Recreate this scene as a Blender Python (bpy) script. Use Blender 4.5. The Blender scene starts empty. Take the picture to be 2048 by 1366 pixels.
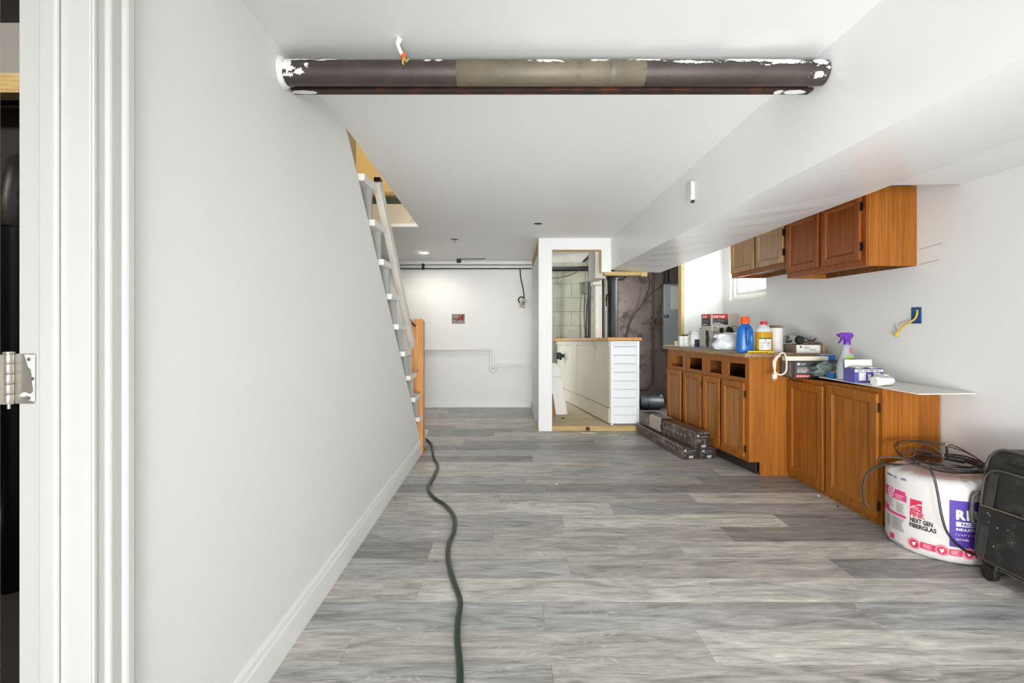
import bpy, bmesh, math, random
from mathutils import Vector, Matrix, noise
R = math.radians
random.seed(7)
SC = bpy.context.scene
COL = SC.collection

# ------------------------------------------------------------------ camera, world, lights, exposure
cam_d = bpy.data.cameras.new('camera'); cam = bpy.data.objects.new('camera', cam_d); COL.objects.link(cam)
cam.location = (0, 0, 1.097); cam.rotation_euler = (R(90), 0, 0)
cam_d.sensor_width = 36.0; cam_d.lens = 975 * 36 / 2048
cam_d.shift_x = 6 / 2048; cam_d.shift_y = -35 / 2048
cam_d.clip_start = 0.02; cam_d.clip_end = 60
SC.camera = cam
SC.view_settings.view_transform = 'Standard'; SC.view_settings.look = 'None'
SC.view_settings.gamma = 1.0; SC.view_settings.use_curve_mapping = False
SC.view_settings.exposure = 0.53

w = bpy.data.worlds.new('daylight'); SC.world = w; w.use_nodes = True
bg = w.node_tree.nodes['Background']; bg.inputs[0].default_value = (0.80, 0.90, 1.0, 1); bg.inputs[1].default_value = 2.2

def area(name, loc, rot, sx, sy, power, color=(1, 1, 1), spread=180):
    d = bpy.data.lights.new(name, 'AREA'); d.shape = 'RECTANGLE'; d.size = sx; d.size_y = sy
    d.energy = power; d.color = color; d.spread = R(spread)
    o = bpy.data.objects.new(name, d); COL.objects.link(o); o.location = loc; o.rotation_euler = rot
    return o
def point(name, loc, power, color=(1, 1, 1), r=0.05):
    d = bpy.data.lights.new(name, 'POINT'); d.energy = power; d.color = color; d.shadow_soft_size = r
    o = bpy.data.objects.new(name, d); COL.objects.link(o); o.location = loc
    return o
# unseen fill panel added before the rear wall, far behind the camera
area('rear_fill', (1.0, -5.2, 1.15), (R(96), 0, 0), 2.4, 1.7, 150, (0.955, 0.985, 1.0))
# unseen fill light added low behind the camera, aimed up at the ceiling
area('low_fill', (0.20, -0.9, 0.35), (R(102), 0, R(-12)), 0.9, 0.7, 17, (0.955, 0.985, 1.0), 72)
area('overhead_fill', (0.4, -1.3, 1.985), (0, 0, 0), 1.1, 1.1, 30, (0.98, 0.99, 1.0))  # unseen overhead fill, added to brighten the near walls and floor
# daylight outside the little basement window
area('window_daylight', (3.05, 4.85, 1.85), (0, R(75), 0), 1.0, 1.3, 420, (0.93, 0.97, 1.0))
# upstairs hall lamp above the stairwell
area('upstairs_lamp_light', (-1.15, 3.6, 4.0), (0, 0, 0), 0.6, 0.8, 15, (1.0, 0.97, 0.93))
# unseen fill points added in the store room beside the doorway and the unfinished corner
point('store_room_fill', (-2.3, 1.0, 2.35), 45, (1.0, 0.94, 0.88))
point('utility_corner_fill', (1.65, 6.1, 1.95), 1.3, (1.0, 0.95, 0.9))

# ------------------------------------------------------------------ helpers
def lin(c):
    return tuple(((v / 255) / 12.92 if v / 255 <= 0.04045 else (((v / 255) + 0.055) / 1.055) ** 2.4) for v in c) + (1,)

def new_mat(name):
    m = bpy.data.materials.new(name); m.use_nodes = True
    return m, m.node_tree.nodes, m.node_tree.links, m.node_tree.nodes['Principled BSDF']

def mat(name, rgb, rough=0.6, metal=0.0, spec=0.5, var=0.0, scale=8.0, bump=0.0, bscale=60.0, stain=None, stain_amt=0.5, stain_scale=4.0):
    """plain colour with gentle procedural variation, optional stains and fine relief"""
    m, N, L, B = new_mat(name)
    c = lin(rgb)
    B.inputs['Base Color'].default_value = c
    B.inputs['Roughness'].default_value = rough; B.inputs['Metallic'].default_value = metal
    B.inputs['Specular IOR Level'].default_value = spec
    tc = N.new('ShaderNodeTexCoord')
    last = None
    if var > 0:
        n = N.new('ShaderNodeTexNoise'); n.inputs['Scale'].default_value = scale; n.inputs['Detail'].default_value = 5
        L.new(tc.outputs['Object'], n.inputs['Vector'])
        r = N.new('ShaderNodeValToRGB')
        r.color_ramp.elements[0].position = 0.3; r.color_ramp.elements[1].position = 0.7
        r.color_ramp.elements[0].color = tuple(max(0, v * (1 - var)) for v in c[:3]) + (1,)
        r.color_ramp.elements[1].color = tuple(min(1, v * (1 + var)) for v in c[:3]) + (1,)
        L.new(n.outputs['Fac'], r.inputs['Fac']); last = r.outputs['Color']
        L.new(last, B.inputs['Base Color'])
    if stain is not None:
        n = N.new('ShaderNodeTexNoise'); n.inputs['Scale'].default_value = stain_scale; n.inputs['Detail'].default_value = 8; n.inputs['Roughness'].default_value = 0.7
        L.new(tc.outputs['Object'], n.inputs['Vector'])
        r = N.new('ShaderNodeValToRGB'); r.color_ramp.elements[0].position = 1 - stain_amt - 0.06; r.color_ramp.elements[1].position = 1 - stain_amt + 0.06
        L.new(n.outputs['Fac'], r.inputs['Fac'])
        mx = N.new('ShaderNodeMix'); mx.data_type = 'RGBA'
        L.new(r.outputs['Color'], mx.inputs[0])
        if last: L.new(last, mx.inputs[6])
        else: mx.inputs[6].default_value = c
        mx.inputs[7].default_value = lin(stain)
        L.new(mx.outputs[2], B.inputs['Base Color'])
    if bump > 0:
        n = N.new('ShaderNodeTexNoise'); n.inputs['Scale'].default_value = bscale; n.inputs['Detail'].default_value = 4
        L.new(tc.outputs['Object'], n.inputs['Vector'])
        b = N.new('ShaderNodeBump'); b.inputs['Strength'].default_value = bump; b.inputs['Distance'].default_value = 0.004
        L.new(n.outputs['Fac'], b.inputs['Height']); L.new(b.outputs['Normal'], B.inputs['Normal'])
    return m

def wood(name, dark, light, stretch=(22, 22, 1.3), scale=2.2, rough=0.42, worn=None):
    """honey oak: streaks drawn out along one axis, darker pores, soft cathedral bands"""
    m, N, L, B = new_mat(name)
    tc = N.new('ShaderNodeTexCoord'); oi = N.new('ShaderNodeObjectInfo')
    ad = N.new('ShaderNodeVectorMath'); ad.operation = 'ADD'
    sc = N.new('ShaderNodeMath'); sc.operation = 'MULTIPLY'; sc.inputs[1].default_value = 13.0
    L.new(oi.outputs['Random'], sc.inputs[0])
    L.new(tc.outputs['Object'], ad.inputs[0]); L.new(sc.outputs[0], ad.inputs[1])
    mp = N.new('ShaderNodeMapping'); mp.inputs['Scale'].default_value = stretch
    L.new(ad.outputs[0], mp.inputs['Vector'])
    n = N.new('ShaderNodeTexNoise'); n.inputs['Scale'].default_value = scale; n.inputs['Detail'].default_value = 7; n.inputs['Roughness'].default_value = 0.62; n.inputs['Distortion'].default_value = 0.6
    L.new(mp.outputs[0], n.inputs['Vector'])
    r = N.new('ShaderNodeValToRGB'); r.color_ramp.elements[0].position = 0.30; r.color_ramp.elements[1].position = 0.72
    r.color_ramp.elements[0].color = lin(dark); r.color_ramp.elements[1].color = lin(light)
    L.new(n.outputs['Fac'], r.inputs['Fac'])
    mp2 = N.new('ShaderNodeMapping'); mp2.inputs['Scale'].default_value = tuple(s * 7 if s > 5 else s * 2 for s in stretch)
    L.new(ad.outputs[0], mp2.inputs['Vector'])
    n2 = N.new('ShaderNodeTexNoise'); n2.inputs['Scale'].default_value = scale; n2.inputs['Detail'].default_value = 3
    L.new(mp2.outputs[0], n2.inputs['Vector'])
    r2 = N.new('ShaderNodeValToRGB'); r2.color_ramp.elements[0].position = 0.36; r2.color_ramp.elements[1].position = 0.5
    r2.color_ramp.elements[0].color = (0.62, 0.56, 0.5, 1); r2.color_ramp.elements[1].color = (1, 1, 1, 1)
    L.new(n2.outputs['Fac'], r2.inputs['Fac'])
    mx = N.new('ShaderNodeMix'); mx.data_type = 'RGBA'; mx.blend_type = 'MULTIPLY'; mx.inputs[0].default_value = 0.7
    L.new(r.outputs['Color'], mx.inputs[6]); L.new(r2.outputs['Color'], mx.inputs[7])
    out = mx.outputs[2]
    if worn:
        n3 = N.new('ShaderNodeTexNoise'); n3.inputs['Scale'].default_value = 7; n3.inputs['Detail'].default_value = 9; n3.inputs['Roughness'].default_value = 0.75
        L.new(ad.outputs[0], n3.inputs['Vector'])
        r3 = N.new('ShaderNodeValToRGB'); r3.color_ramp.elements[0].position = 0.55; r3.color_ramp.elements[1].position = 0.75
        L.new(n3.outputs['Fac'], r3.inputs['Fac'])
        m3 = N.new('ShaderNodeMix'); m3.data_type = 'RGBA'; L.new(r3.outputs['Color'], m3.inputs[0])
        L.new(out, m3.inputs[6]); m3.inputs[7].default_value = lin(worn); out = m3.outputs[2]
    L.new(out, B.inputs['Base Color'])
    B.inputs['Roughness'].default_value = rough; B.inputs['Specular IOR Level'].default_value = 0.35
    b = N.new('ShaderNodeBump'); b.inputs['Strength'].default_value = 0.12; b.inputs['Distance'].default_value = 0.002
    L.new(n2.outputs['Fac'], b.inputs['Height']); L.new(b.outputs['Normal'], B.inputs['Normal'])
    return m

class MB:
    def __init__(s): s.v = []; s.f = []; s.M = None
    def add(s, vs, fs):
        o = len(s.v)
        for p in vs:
            p = Vector(p)
            if s.M is not None: p = s.M @ p
            s.v.append(p)
        s.f += [tuple(i + o for i in f) for f in fs]; return s
    def box(s, x0, x1, y0, y1, z0, z1):
        return s.hexa([(x0, y0, z0), (x1, y0, z0), (x1, y1, z0), (x0, y1, z0), (x0, y0, z1), (x1, y0, z1), (x1, y1, z1), (x0, y1, z1)])
    def hexa(s, p):
        return s.add(p, [(3, 2, 1, 0), (4, 5, 6, 7), (0, 1, 5, 4), (1, 2, 6, 5), (2, 3, 7, 6), (3, 0, 4, 7)])
    def prism(s, pts, d):
        """polygon pts (3-D) extruded by vector d"""
        n = len(pts); d = Vector(d); vs = [Vector(p) for p in pts] + [Vector(p) + d for p in pts]
        fs = [tuple(range(n - 1, -1, -1)), tuple(range(n, 2 * n))] + [(i, (i + 1) % n, n + (i + 1) % n, n + i) for i in range(n)]
        return s.add(vs, fs)
    def tube(s, path, r, n=8, cap=True):
        P = [Vector(p) for p in path]; m = len(P); rr = r if isinstance(r, (list, tuple)) else [r] * m
        t0 = (P[1] - P[0]).normalized(); up = Vector((0, 0, 1)) if abs(t0.z) < 0.9 else Vector((1, 0, 0))
        a = t0.cross(up).normalized(); vs = []; fs = []
        for i in range(m):
            t = (P[min(i + 1, m - 1)] - P[max(i - 1, 0)])
            t = t.normalized() if t.length > 1e-9 else t0
            a = (a - t * a.dot(t))
            a = a.normalized() if a.length > 1e-6 else t.orthogonal().normalized()
            b = t.cross(a)
            for k in range(n):
                g = 2 * math.pi * k / n; vs.append(P[i] + (a * math.cos(g) + b * math.sin(g)) * rr[i])
        for i in range(m - 1):
            for k in range(n):
                k2 = (k + 1) % n; fs.append((i * n + k, i * n + k2, (i + 1) * n + k2, (i + 1) * n + k))
        if cap: fs += [tuple(range(n - 1, -1, -1)), tuple(range((m - 1) * n, m * n))]
        return s.add(vs, fs)
    def lathe(s, prof, c=(0, 0, 0), n=24, axis='z', sx=1.0, sy=1.0):
        vs = []; fs = []; c = Vector(c)
        for r, h in prof:
            for k in range(n):
                g = 2 * math.pi * k / n; p = (r * math.cos(g) * sx, r * math.sin(g) * sy, h)
                if axis == 'y': p = (p[0], h, p[1])
                if axis == 'x': p = (h, p[0], p[1])
                vs.append(c + Vector(p))
        for i in range(len(prof) - 1):
            for k in range(n):
                k2 = (k + 1) % n; fs.append((i * n + k, i * n + k2, (i + 1) * n + k2, (i + 1) * n + k))
        fs += [tuple(range(n - 1, -1, -1)), tuple(range((len(prof) - 1) * n, len(prof) * n))]
        return s.add(vs, fs)
    def blob(s, c, r, seed=0, amp=0.25, freq=2.0, sub=3, flat=None):
        bm = bmesh.new(); bmesh.ops.create_icosphere(bm, subdivisions=sub, radius=1.0)
        vs = []
        for v in bm.verts:
            q = v.co.normalized(); k = 1 + amp * (noise.noise(q * freq + Vector((seed * 3.1, seed, 0))) + 0.5 * noise.noise(q * freq * 2.7 + Vector((seed, 0, 5))))
            p = Vector(c) + Vector((q.x * r[0], q.y * r[1], q.z * r[2])) * k
            if flat is not None and p.z < flat: p.z = flat
            vs.append(p)
        fs = [tuple(v.index for v in f.verts) for f in bm.faces]; bm.free()
        return s.add(vs, fs)
    def build(s, name, m, parent=None, bevel=0.0, smooth=False, seg=1, ang=40):
        me = bpy.data.meshes.new(name)
        if parent is not None: base = WORLD[parent.name]
        else:
            xs = [p.x for p in s.v]; ys = [p.y for p in s.v]; zs = [p.z for p in s.v]
            base = Vector(((min(xs) + max(xs)) / 2, (min(ys) + max(ys)) / 2, min(zs)))
        me.from_pydata([tuple(p - base) for p in s.v], [], s.f)
        bm = bmesh.new(); bm.from_mesh(me)
        bmesh.ops.recalc_face_normals(bm, faces=bm.faces)
        if bevel > 0:
            ed = [e for e in bm.edges if len(e.link_faces) == 2 and e.calc_face_angle(0) > R(30)]
            bmesh.ops.bevel(bm, geom=ed, offset=bevel, segments=seg, affect='EDGES', profile=0.5, clamp_overlap=True)
        if smooth:
            for f in bm.faces: f.smooth = True
            for e in bm.edges:
                if len(e.link_faces) == 2 and e.calc_face_angle(0) > R(ang): e.smooth = False
        bm.to_mesh(me); bm.free()
        me.materials.append(m)
        o = bpy.data.objects.new(name, me); COL.objects.link(o)
        if parent is not None: o.parent = parent
        else: o.location = base
        WORLD[o.name] = base
        return o
WORLD = {}

def tag(o, label=None, cat=None, group=None, kind=None):
    if label: o['label'] = label
    if cat: o['category'] = cat
    if group: o['group'] = group
    if kind: o['kind'] = kind
    return o
def thing(name, loc, label, cat, group=None, kind=None):
    o = bpy.data.objects.new(name, None); COL.objects.link(o); o.location = loc; o.empty_display_size = 0.1
    WORLD[o.name] = Vector(loc)
    return tag(o, label, cat, group, kind)
def bx(name, m, parent, x0, x1, y0, y1, z0, z1, bevel=0.0, **k):
    return MB().box(x0, x1, y0, y1, z0, z1).build(name, m, parent, bevel, **k)

def spline(pts, n=8):
    """Catmull-Rom through pts"""
    P = [Vector(p) for p in pts]; out = []
    for i in range(len(P) - 1):
        a, b, c, d = P[max(i - 1, 0)], P[i], P[i + 1], P[min(i + 2, len(P) - 1)]
        for k in range(n):
            t = k / n
            out.append(0.5 * ((2 * b) + (c - a) * t + (2 * a - 5 * b + 4 * c - d) * t * t + (3 * b - a - 3 * c + d) * t ** 3))
    out.append(P[-1]); return out

# flat print: lettering and patches laid on a surface through a mapping fn(u, v, offset) -> point
def plane_map(o, U, V):
    o = Vector(o); U = Vector(U).normalized(); V = Vector(V).normalized(); Nn = U.cross(V)
    return lambda u, v, h=0.0: o + U * u + V * v + Nn * h
_tc = {}
def text_geo(s, heavy=0.0):
    if (s, heavy) in _tc: return _tc[(s, heavy)]
    cu = bpy.data.curves.new('lettering', 'FONT'); cu.body = s; cu.size = 1.0; cu.offset = heavy; cu.resolution_u = 2
    ob = bpy.data.objects.new('lettering', cu); COL.objects.link(ob)
    bpy.context.view_layer.update()
    dg = bpy.context.evaluated_depsgraph_get()
    me = bpy.data.meshes.new_from_object(ob.evaluated_get(dg))
    vs = [(v.co.x, v.co.y) for v in me.vertices]; fs = [tuple(p.vertices) for p in me.polygons]
    bpy.data.objects.remove(ob); bpy.data.curves.remove(cu); bpy.data.meshes.remove(me)
    _tc[(s, heavy)] = (vs, fs); return vs, fs
def put_text(mb, fn, s, u0, u1, v0, v1, h=0.0006, heavy=0.0):
    vs, fs = text_geo(s, heavy)
    x0 = min(p[0] for p in vs); x1 = max(p[0] for p in vs); y0 = min(p[1] for p in vs); y1 = max(p[1] for p in vs)
    mb.add([fn(u0 + (x - x0) / (x1 - x0) * (u1 - u0), v0 + (y - y0) / (y1 - y0) * (v1 - v0), h) for x, y in vs], fs); return mb
def put_patch(mb, fn, u0, u1, v0, v1, h=0.0004, nu=1, nv=1):
    vs = [fn(u0 + (u1 - u0) * i / nu, v0 + (v1 - v0) * j / nv, h) for j in range(nv + 1) for i in range(nu + 1)]
    fs = [(j * (nu + 1) + i, j * (nu + 1) + i + 1, (j + 1) * (nu + 1) + i + 1, (j + 1) * (nu + 1) + i) for j in range(nv) for i in range(nu)]
    mb.add(vs, fs); return mb
def put_bars(mb, fn, u0, u1, v0, v1, h=0.0006, seed=1):
    """a line of print too small to read: short word-like bars"""
    rg = random.Random(seed); u = u0
    while u < u1 - 1e-6:
        w_ = min((u1 - u0) * rg.uniform(.12, .28), u1 - u); put_patch(mb, fn, u, u + w_, v0, v1, h, 3, 1); u += w_ + (u1 - u0) * .05
    return mb
def put_disc(mb, fn, u, v, r, h=0.0006, n=24, hole=0.0):
    if hole:
        vs = [fn(u + r * k * math.cos(2 * math.pi * i / n), v + r * k * math.sin(2 * math.pi * i / n), h) for k in (1, hole) for i in range(n)]
        mb.add(vs, [(i, (i + 1) % n, n + (i + 1) % n, n + i) for i in range(n)])
    else:
        mb.add([fn(u + r * math.cos(2 * math.pi * i / n), v + r * math.sin(2 * math.pi * i / n), h) for i in range(n)], [tuple(range(n))])
    return mb

# ------------------------------------------------------------------ materials
M = {}
M['wall'] = mat('painted_drywall', (240, 240, 238), 0.55, bump=0.05, bscale=90, var=0.012, scale=1.5)
M['ceiling'] = mat('painted_ceiling', (242, 242, 240), 0.5, bump=0.06, bscale=40, var=0.012, scale=1.2)
M['soffit'] = mat('painted_soffit', (240, 240, 239), 0.32, bump=0.16, bscale=5, var=0.012, scale=1.2)
M['baseboard'] = mat('white_baseboard_paint', (244, 244, 242), 0.35, bump=0.03, bscale=30)
M['trim'] = mat('white_gloss_trim', (214, 213, 209), 0.36, bump=0.03, bscale=30)  # trim white set darker in colour to offset strong light on the jamb
M['offwhite'] = mat('scuffed_white_paint', (232, 226, 216), 0.55, var=0.04, scale=5, bump=0.08, bscale=40)
M['cream'] = mat('cream_painted_board', (212, 203, 182), 0.6, var=0.04, scale=4, bump=0.06, bscale=30, stain=(186, 172, 142), stain_amt=0.36, stain_scale=2.5)
M['creamfloor'] = mat('dirty_cream_floor', (208, 194, 160), 0.7, var=0.05, scale=6, stain=(176, 150, 104), stain_amt=0.38, stain_scale=5)
M['rawwood'] = wood('raw_pine_stud', (186, 160, 108), (218, 198, 148), (16, 16, 1.2), rough=0.7)
M['rawwood_x'] = wood('raw_pine_lying', (178, 148, 92), (214, 190, 134), (1.2, 16, 16), rough=0.7)
M['newel'] = wood('orange_pine', (206, 140, 78), (228, 170, 108), (14, 14, 1.0), rough=0.5)
M['oak'] = wood('honey_oak', (132, 74, 14), (176, 108, 32), (20, 20, 1.1), 2.0)
M['oak_panel'] = wood('honey_oak_panel', (136, 78, 18), (178, 110, 38), (16, 16, 0.9), 1.8)
M['oak_end'] = wood('honey_oak_end_panel', (136, 76, 14), (178, 108, 30), (26, 26, 0.7), 1.6, 0.5)
M['oak_dark'] = wood('red_oak_upper', (116, 56, 12), (160, 88, 28), (20, 20, 1.1), 2.0, 0.34)
M['oak_sheen'] = wood('sheen_oak_upper', (146, 108, 66), (192, 158, 112), (20, 20, 1.1), 2.0, 0.26)  # window sheen put into the colour: paler copy of the upper oak
M['oak_base_panel'] = wood('greyed_oak_panel', (142, 92, 42), (182, 128, 72), (16, 16, 0.9), 1.8)
M['oak_edge'] = wood('oak_counter_edge', (126, 96, 64), (182, 150, 110), (20, 1.2, 20), 2.0, 0.45, worn=(196, 182, 160))
M['oak_in'] = wood('oak_carcass_inside', (96, 56, 20), (142, 88, 36), (16, 16, 1.1), 2.0, 0.6)
M['butcher'] = wood('orange_bar_top', (196, 136, 70), (222, 168, 102), (18, 1.2, 18), 2.0, 0.45)
M['black'] = mat('matt_black', (24, 23, 22), 0.55, var=0.2)
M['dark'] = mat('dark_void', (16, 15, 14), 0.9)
M['brass'] = mat('antique_brass_hinge', (82, 58, 30), 0.4, metal=0.8, var=0.15, scale=30)
M['hingeblack'] = mat('blackened_hinge', (34, 26, 20), 0.4, metal=0.7)
M['steel'] = mat('brushed_steel', (190, 184, 176), 0.34, metal=0.6, var=0.08, scale=40)
M['pipegrey'] = mat('mill_scale_pipe', (70, 62, 57), 0.40, metal=0.25, var=0.16, scale=14, bump=0.25, bscale=260)
M['pipeband'] = mat('khaki_pipe_band', (106, 97, 80), 0.5, metal=0.1, var=0.16, scale=10, bump=0.15, bscale=200, stain=(70, 64, 55), stain_amt=0.36, stain_scale=14)
M['rust'] = mat('rusty_angle_iron', (58, 40, 32), 0.6, metal=0.3, var=0.25, scale=20, bump=0.3, bscale=120, stain=(104, 52, 30), stain_amt=0.42, stain_scale=8)
M['splash'] = mat('white_paint_splash', (236, 236, 234), 0.5, bump=0.1, bscale=60)
M['concrete'] = mat('grey_concrete_plaster', (112, 101, 94), 0.9, var=0.22, scale=3.0, bump=0.4, bscale=16, stain=(66, 57, 52), stain_amt=0.42, stain_scale=3.4)
M['block'] = mat('painted_concrete_block', (136, 135, 119), 0.85, var=0.10, scale=5, bump=0.3, bscale=45, stain=(112, 110, 96), stain_amt=0.38, stain_scale=3.5)
M['mortar'] = mat('grey_mortar', (112, 111, 98), 0.9, var=0.1, bump=0.3)
M['darkconc'] = mat('dark_concrete', (58, 54, 52), 0.9, var=0.25, scale=3, bump=0.3, bscale=20)  # very dark grey concrete with mottled tone
M['iron'] = mat('black_cast_iron', (34, 31, 30), 0.5, metal=0.3, var=0.3, scale=18, bump=0.2, bscale=80)
M['conduit'] = mat('brown_conduit', (84, 66, 56), 0.5, metal=0.3, var=0.15)
M['panelgrey'] = mat('grey_panel_enamel', (142, 150, 148), 0.42, var=0.02)
M['paper'] = mat('printed_paper', (214, 214, 210), 0.8, var=0.04, scale=30)
M['pvc'] = mat('white_pvc', (238, 238, 236), 0.3)
M['hose'] = mat('dark_green_hose', (26, 52, 34), 0.28, var=0.12, scale=30)
M['blueplastic'] = mat('blue_outlet_box', (20, 92, 150), 0.45)
M['yellowcable'] = mat('yellow_sheathed_cable', (206, 168, 48), 0.45)
M['orange'] = mat('orange_plastic', (226, 92, 30), 0.4)
M['copper'] = mat('copper_wire', (170, 100, 60), 0.35, metal=0.8)
M['redwire'] = mat('red_wire', (186, 48, 40), 0.4)
M['yellowwall'] = mat('yellow_upstairs_wall', (240, 212, 148), 0.7, var=0.02)
M['teal'] = mat('grey_green_board', (104, 112, 110), 0.8, var=0.05)
M['stairgrey'] = mat('grey_stair_back', (160, 158, 152), 0.7, var=0.05, scale=6)
M['duct'] = mat('glossy_black_stove_pipe', (30, 32, 35), 0.25, metal=0.5, var=0.2)
M['siding'] = mat('white_vinyl_siding', (236, 238, 240), 0.4, bump=0.03, bscale=80)
M['hinge_paint'] = mat('paint_smear', (226, 224, 220), 0.45, var=0.02)

def plank_material():
    m, N, L, B = new_mat('grey_vinyl_plank')
    tc = N.new('ShaderNodeTexCoord'); oi = N.new('ShaderNodeObjectInfo')
    mul = N.new('ShaderNodeMath'); mul.operation = 'MULTIPLY'; mul.inputs[1].default_value = 57.0
    L.new(oi.outputs['Random'], mul.inputs[0])
    ad = N.new('ShaderNodeVectorMath'); ad.operation = 'ADD'
    L.new(tc.outputs['Object'], ad.inputs[0]); L.new(mul.outputs[0], ad.inputs[1])
    def streak(sx, sy, scale, detail, dist=0.4, rough=0.6):
        mp = N.new('ShaderNodeMapping'); mp.inputs['Scale'].default_value = (sx, sy, 1); L.new(ad.outputs[0], mp.inputs['Vector'])
        n = N.new('ShaderNodeTexNoise'); n.inputs['Scale'].default_value = scale; n.inputs['Detail'].default_value = detail
        n.inputs['Roughness'].default_value = rough; n.inputs['Distortion'].default_value = dist
        L.new(mp.outputs[0], n.inputs['Vector']); return n.outputs['Fac']
    broad = streak(1.5, 9, 2.0, 9, 1.4, 0.62); fine = streak(5.0, 62, 2.2, 6, 0.3, 0.72); patch = streak(1.3, 3.0, 1.6, 2); fleck = streak(9, 60, 2.0, 4, 0.6)
    r1 = N.new('ShaderNodeValToRGB'); e = r1.color_ramp.elements
    e[0].position = 0.30; e[0].color = lin((140, 140, 138)); e[1].position = 0.70; e[1].color = lin((222, 221, 217))
    L.new(broad, r1.inputs['Fac'])
    r2 = N.new('ShaderNodeValToRGB'); e = r2.color_ramp.elements
    e[0].position = 0.30; e[0].color = (0.52, 0.515, 0.50, 1); e[1].position = 0.56; e[1].color = (1.05, 1.05, 1.05, 1)
    L.new(fine, r2.inputs['Fac'])
    a = N.new('ShaderNodeMix'); a.data_type = 'RGBA'; a.blend_type = 'MULTIPLY'; a.inputs[0].default_value = 0.75
    L.new(r1.outputs['Color'], a.inputs[6]); L.new(r2.outputs['Color'], a.inputs[7])
    # whitish cathedral grain: contour lines of a slow warp across the plank width
    warp = streak(1.5, 4.5, 1.2, 3, 0.3, 0.55)
    sp = N.new('ShaderNodeSeparateXYZ'); L.new(ad.outputs[0], sp.inputs[0])
    k1 = N.new('ShaderNodeMath'); k1.operation = 'MULTIPLY_ADD'; k1.inputs[1].default_value = 0.34; L.new(warp, k1.inputs[0]); L.new(sp.outputs['Y'], k1.inputs[2])
    k2 = N.new('ShaderNodeMath'); k2.operation = 'MULTIPLY'; k2.inputs[1].default_value = 520.0; L.new(k1.outputs[0], k2.inputs[0])
    k3 = N.new('ShaderNodeMath'); k3.operation = 'SINE'; L.new(k2.outputs[0], k3.inputs[0])
    r3 = N.new('ShaderNodeValToRGB'); e = r3.color_ramp.elements
    e[0].position = 0.35; e[0].color = (0, 0, 0, 1); e[1].position = 0.95; e[1].color = (1, 1, 1, 1); L.new(k3.outputs[0], r3.inputs['Fac'])
    r4 = N.new('ShaderNodeValToRGB'); e = r4.color_ramp.elements
    e[0].position = 0.50; e[0].color = (0, 0, 0, 1); e[1].position = 0.62; e[1].color = (0.75, 0.75, 0.75, 1); L.new(patch, r4.inputs['Fac'])
    r5 = N.new('ShaderNodeValToRGB'); e = r5.color_ramp.elements
    e[0].position = 0.40; e[0].color = (0.15, 0.15, 0.15, 1); e[1].position = 0.60; e[1].color = (1, 1, 1, 1); L.new(fleck, r5.inputs['Fac'])
    mm0 = N.new('ShaderNodeMath'); mm0.operation = 'MULTIPLY'; L.new(r3.outputs['Color'], mm0.inputs[0]); L.new(r5.outputs['Color'], mm0.inputs[1])
    mm = N.new('ShaderNodeMath'); mm.operation = 'MULTIPLY'; L.new(mm0.outputs[0], mm.inputs[0]); L.new(r4.outputs['Color'], mm.inputs[1])
    b = N.new('ShaderNodeMix'); b.data_type = 'RGBA'; L.new(mm.outputs[0], b.inputs[0]); L.new(a.outputs[2], b.inputs[6]); b.inputs[7].default_value = lin((228, 227, 222))
    # per-plank tint
    rt = N.new('ShaderNodeValToRGB'); rt.color_ramp.interpolation = 'CONSTANT'; e = rt.color_ramp.elements
    cols = [(0.86, 0.85, 0.84), (0.62, 0.62, 0.62), (1.08, 1.02, 0.98), (0.78, 0.79, 0.81), (0.94, 0.90, 0.86), (0.56, 0.55, 0.54), (1.18, 1.16, 1.10), (0.86, 0.88, 0.90), (0.74, 0.71, 0.68)]
    e[0].position = 0; e[0].color = cols[0] + (1,); e[1].position = 1 / 9; e[1].color = cols[1] + (1,)
    for i in range(2, 9):
        q = e.new(i / 9); q.color = cols[i] + (1,)
    m2 = N.new('ShaderNodeMath'); m2.operation = 'FRACT'; L.new(mul.outputs[0], m2.inputs[0]); L.new(m2.outputs[0], rt.inputs['Fac'])
    c = N.new('ShaderNodeMix'); c.data_type = 'RGBA'; c.blend_type = 'MULTIPLY'; c.inputs[0].default_value = 1.0
    L.new(b.outputs[2], c.inputs[6]); L.new(rt.outputs['Color'], c.inputs[7])
    L.new(c.outputs[2], B.inputs['Base Color'])
    B.inputs['Roughness'].default_value = 0.42
    bp = N.new('ShaderNodeBump'); bp.inputs['Strength'].default_value = 0.12; bp.inputs['Distance'].default_value = 0.002
    L.new(fine, bp.inputs['Height']); L.new(bp.outputs['Normal'], B.inputs['Normal'])
    return m
M['plank'] = plank_material()

def glass_material():
    m, N, L, B = new_mat('window_glass')
    B.inputs['Base Color'].default_value = (0.9, 0.96, 0.97, 1); B.inputs['Roughness'].default_value = 0.05
    B.inputs['Transmission Weight'].default_value = 1.0; B.inputs['IOR'].default_value = 1.05
    return m
M['glass'] = glass_material()
def emit(name, rgb, s):
    m, N, L, B = new_mat(name); B.inputs['Base Color'].default_value = lin(rgb)
    B.inputs['Emission Color'].default_value = lin(rgb); B.inputs['Emission Strength'].default_value = s; return m
M['lamp'] = emit('lit_lamp_lens', (255, 238, 214), 9.0)

# ------------------------------------------------------------------ the setting
XL, XR, XS = -0.750, 2.345, 1.043        # left wall, right wall, soffit face
YF, YB = 6.405, 7.10                     # white far wall, concrete back wall
def zc(y):                               # the ceiling sags a little towards the far end
    if y < 2.3: return 2.002
    if y < 5.0: return 2.002 - (y - 2.3) * 0.01
    return 1.975 - (y - 5.0) * 0.0356

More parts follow.
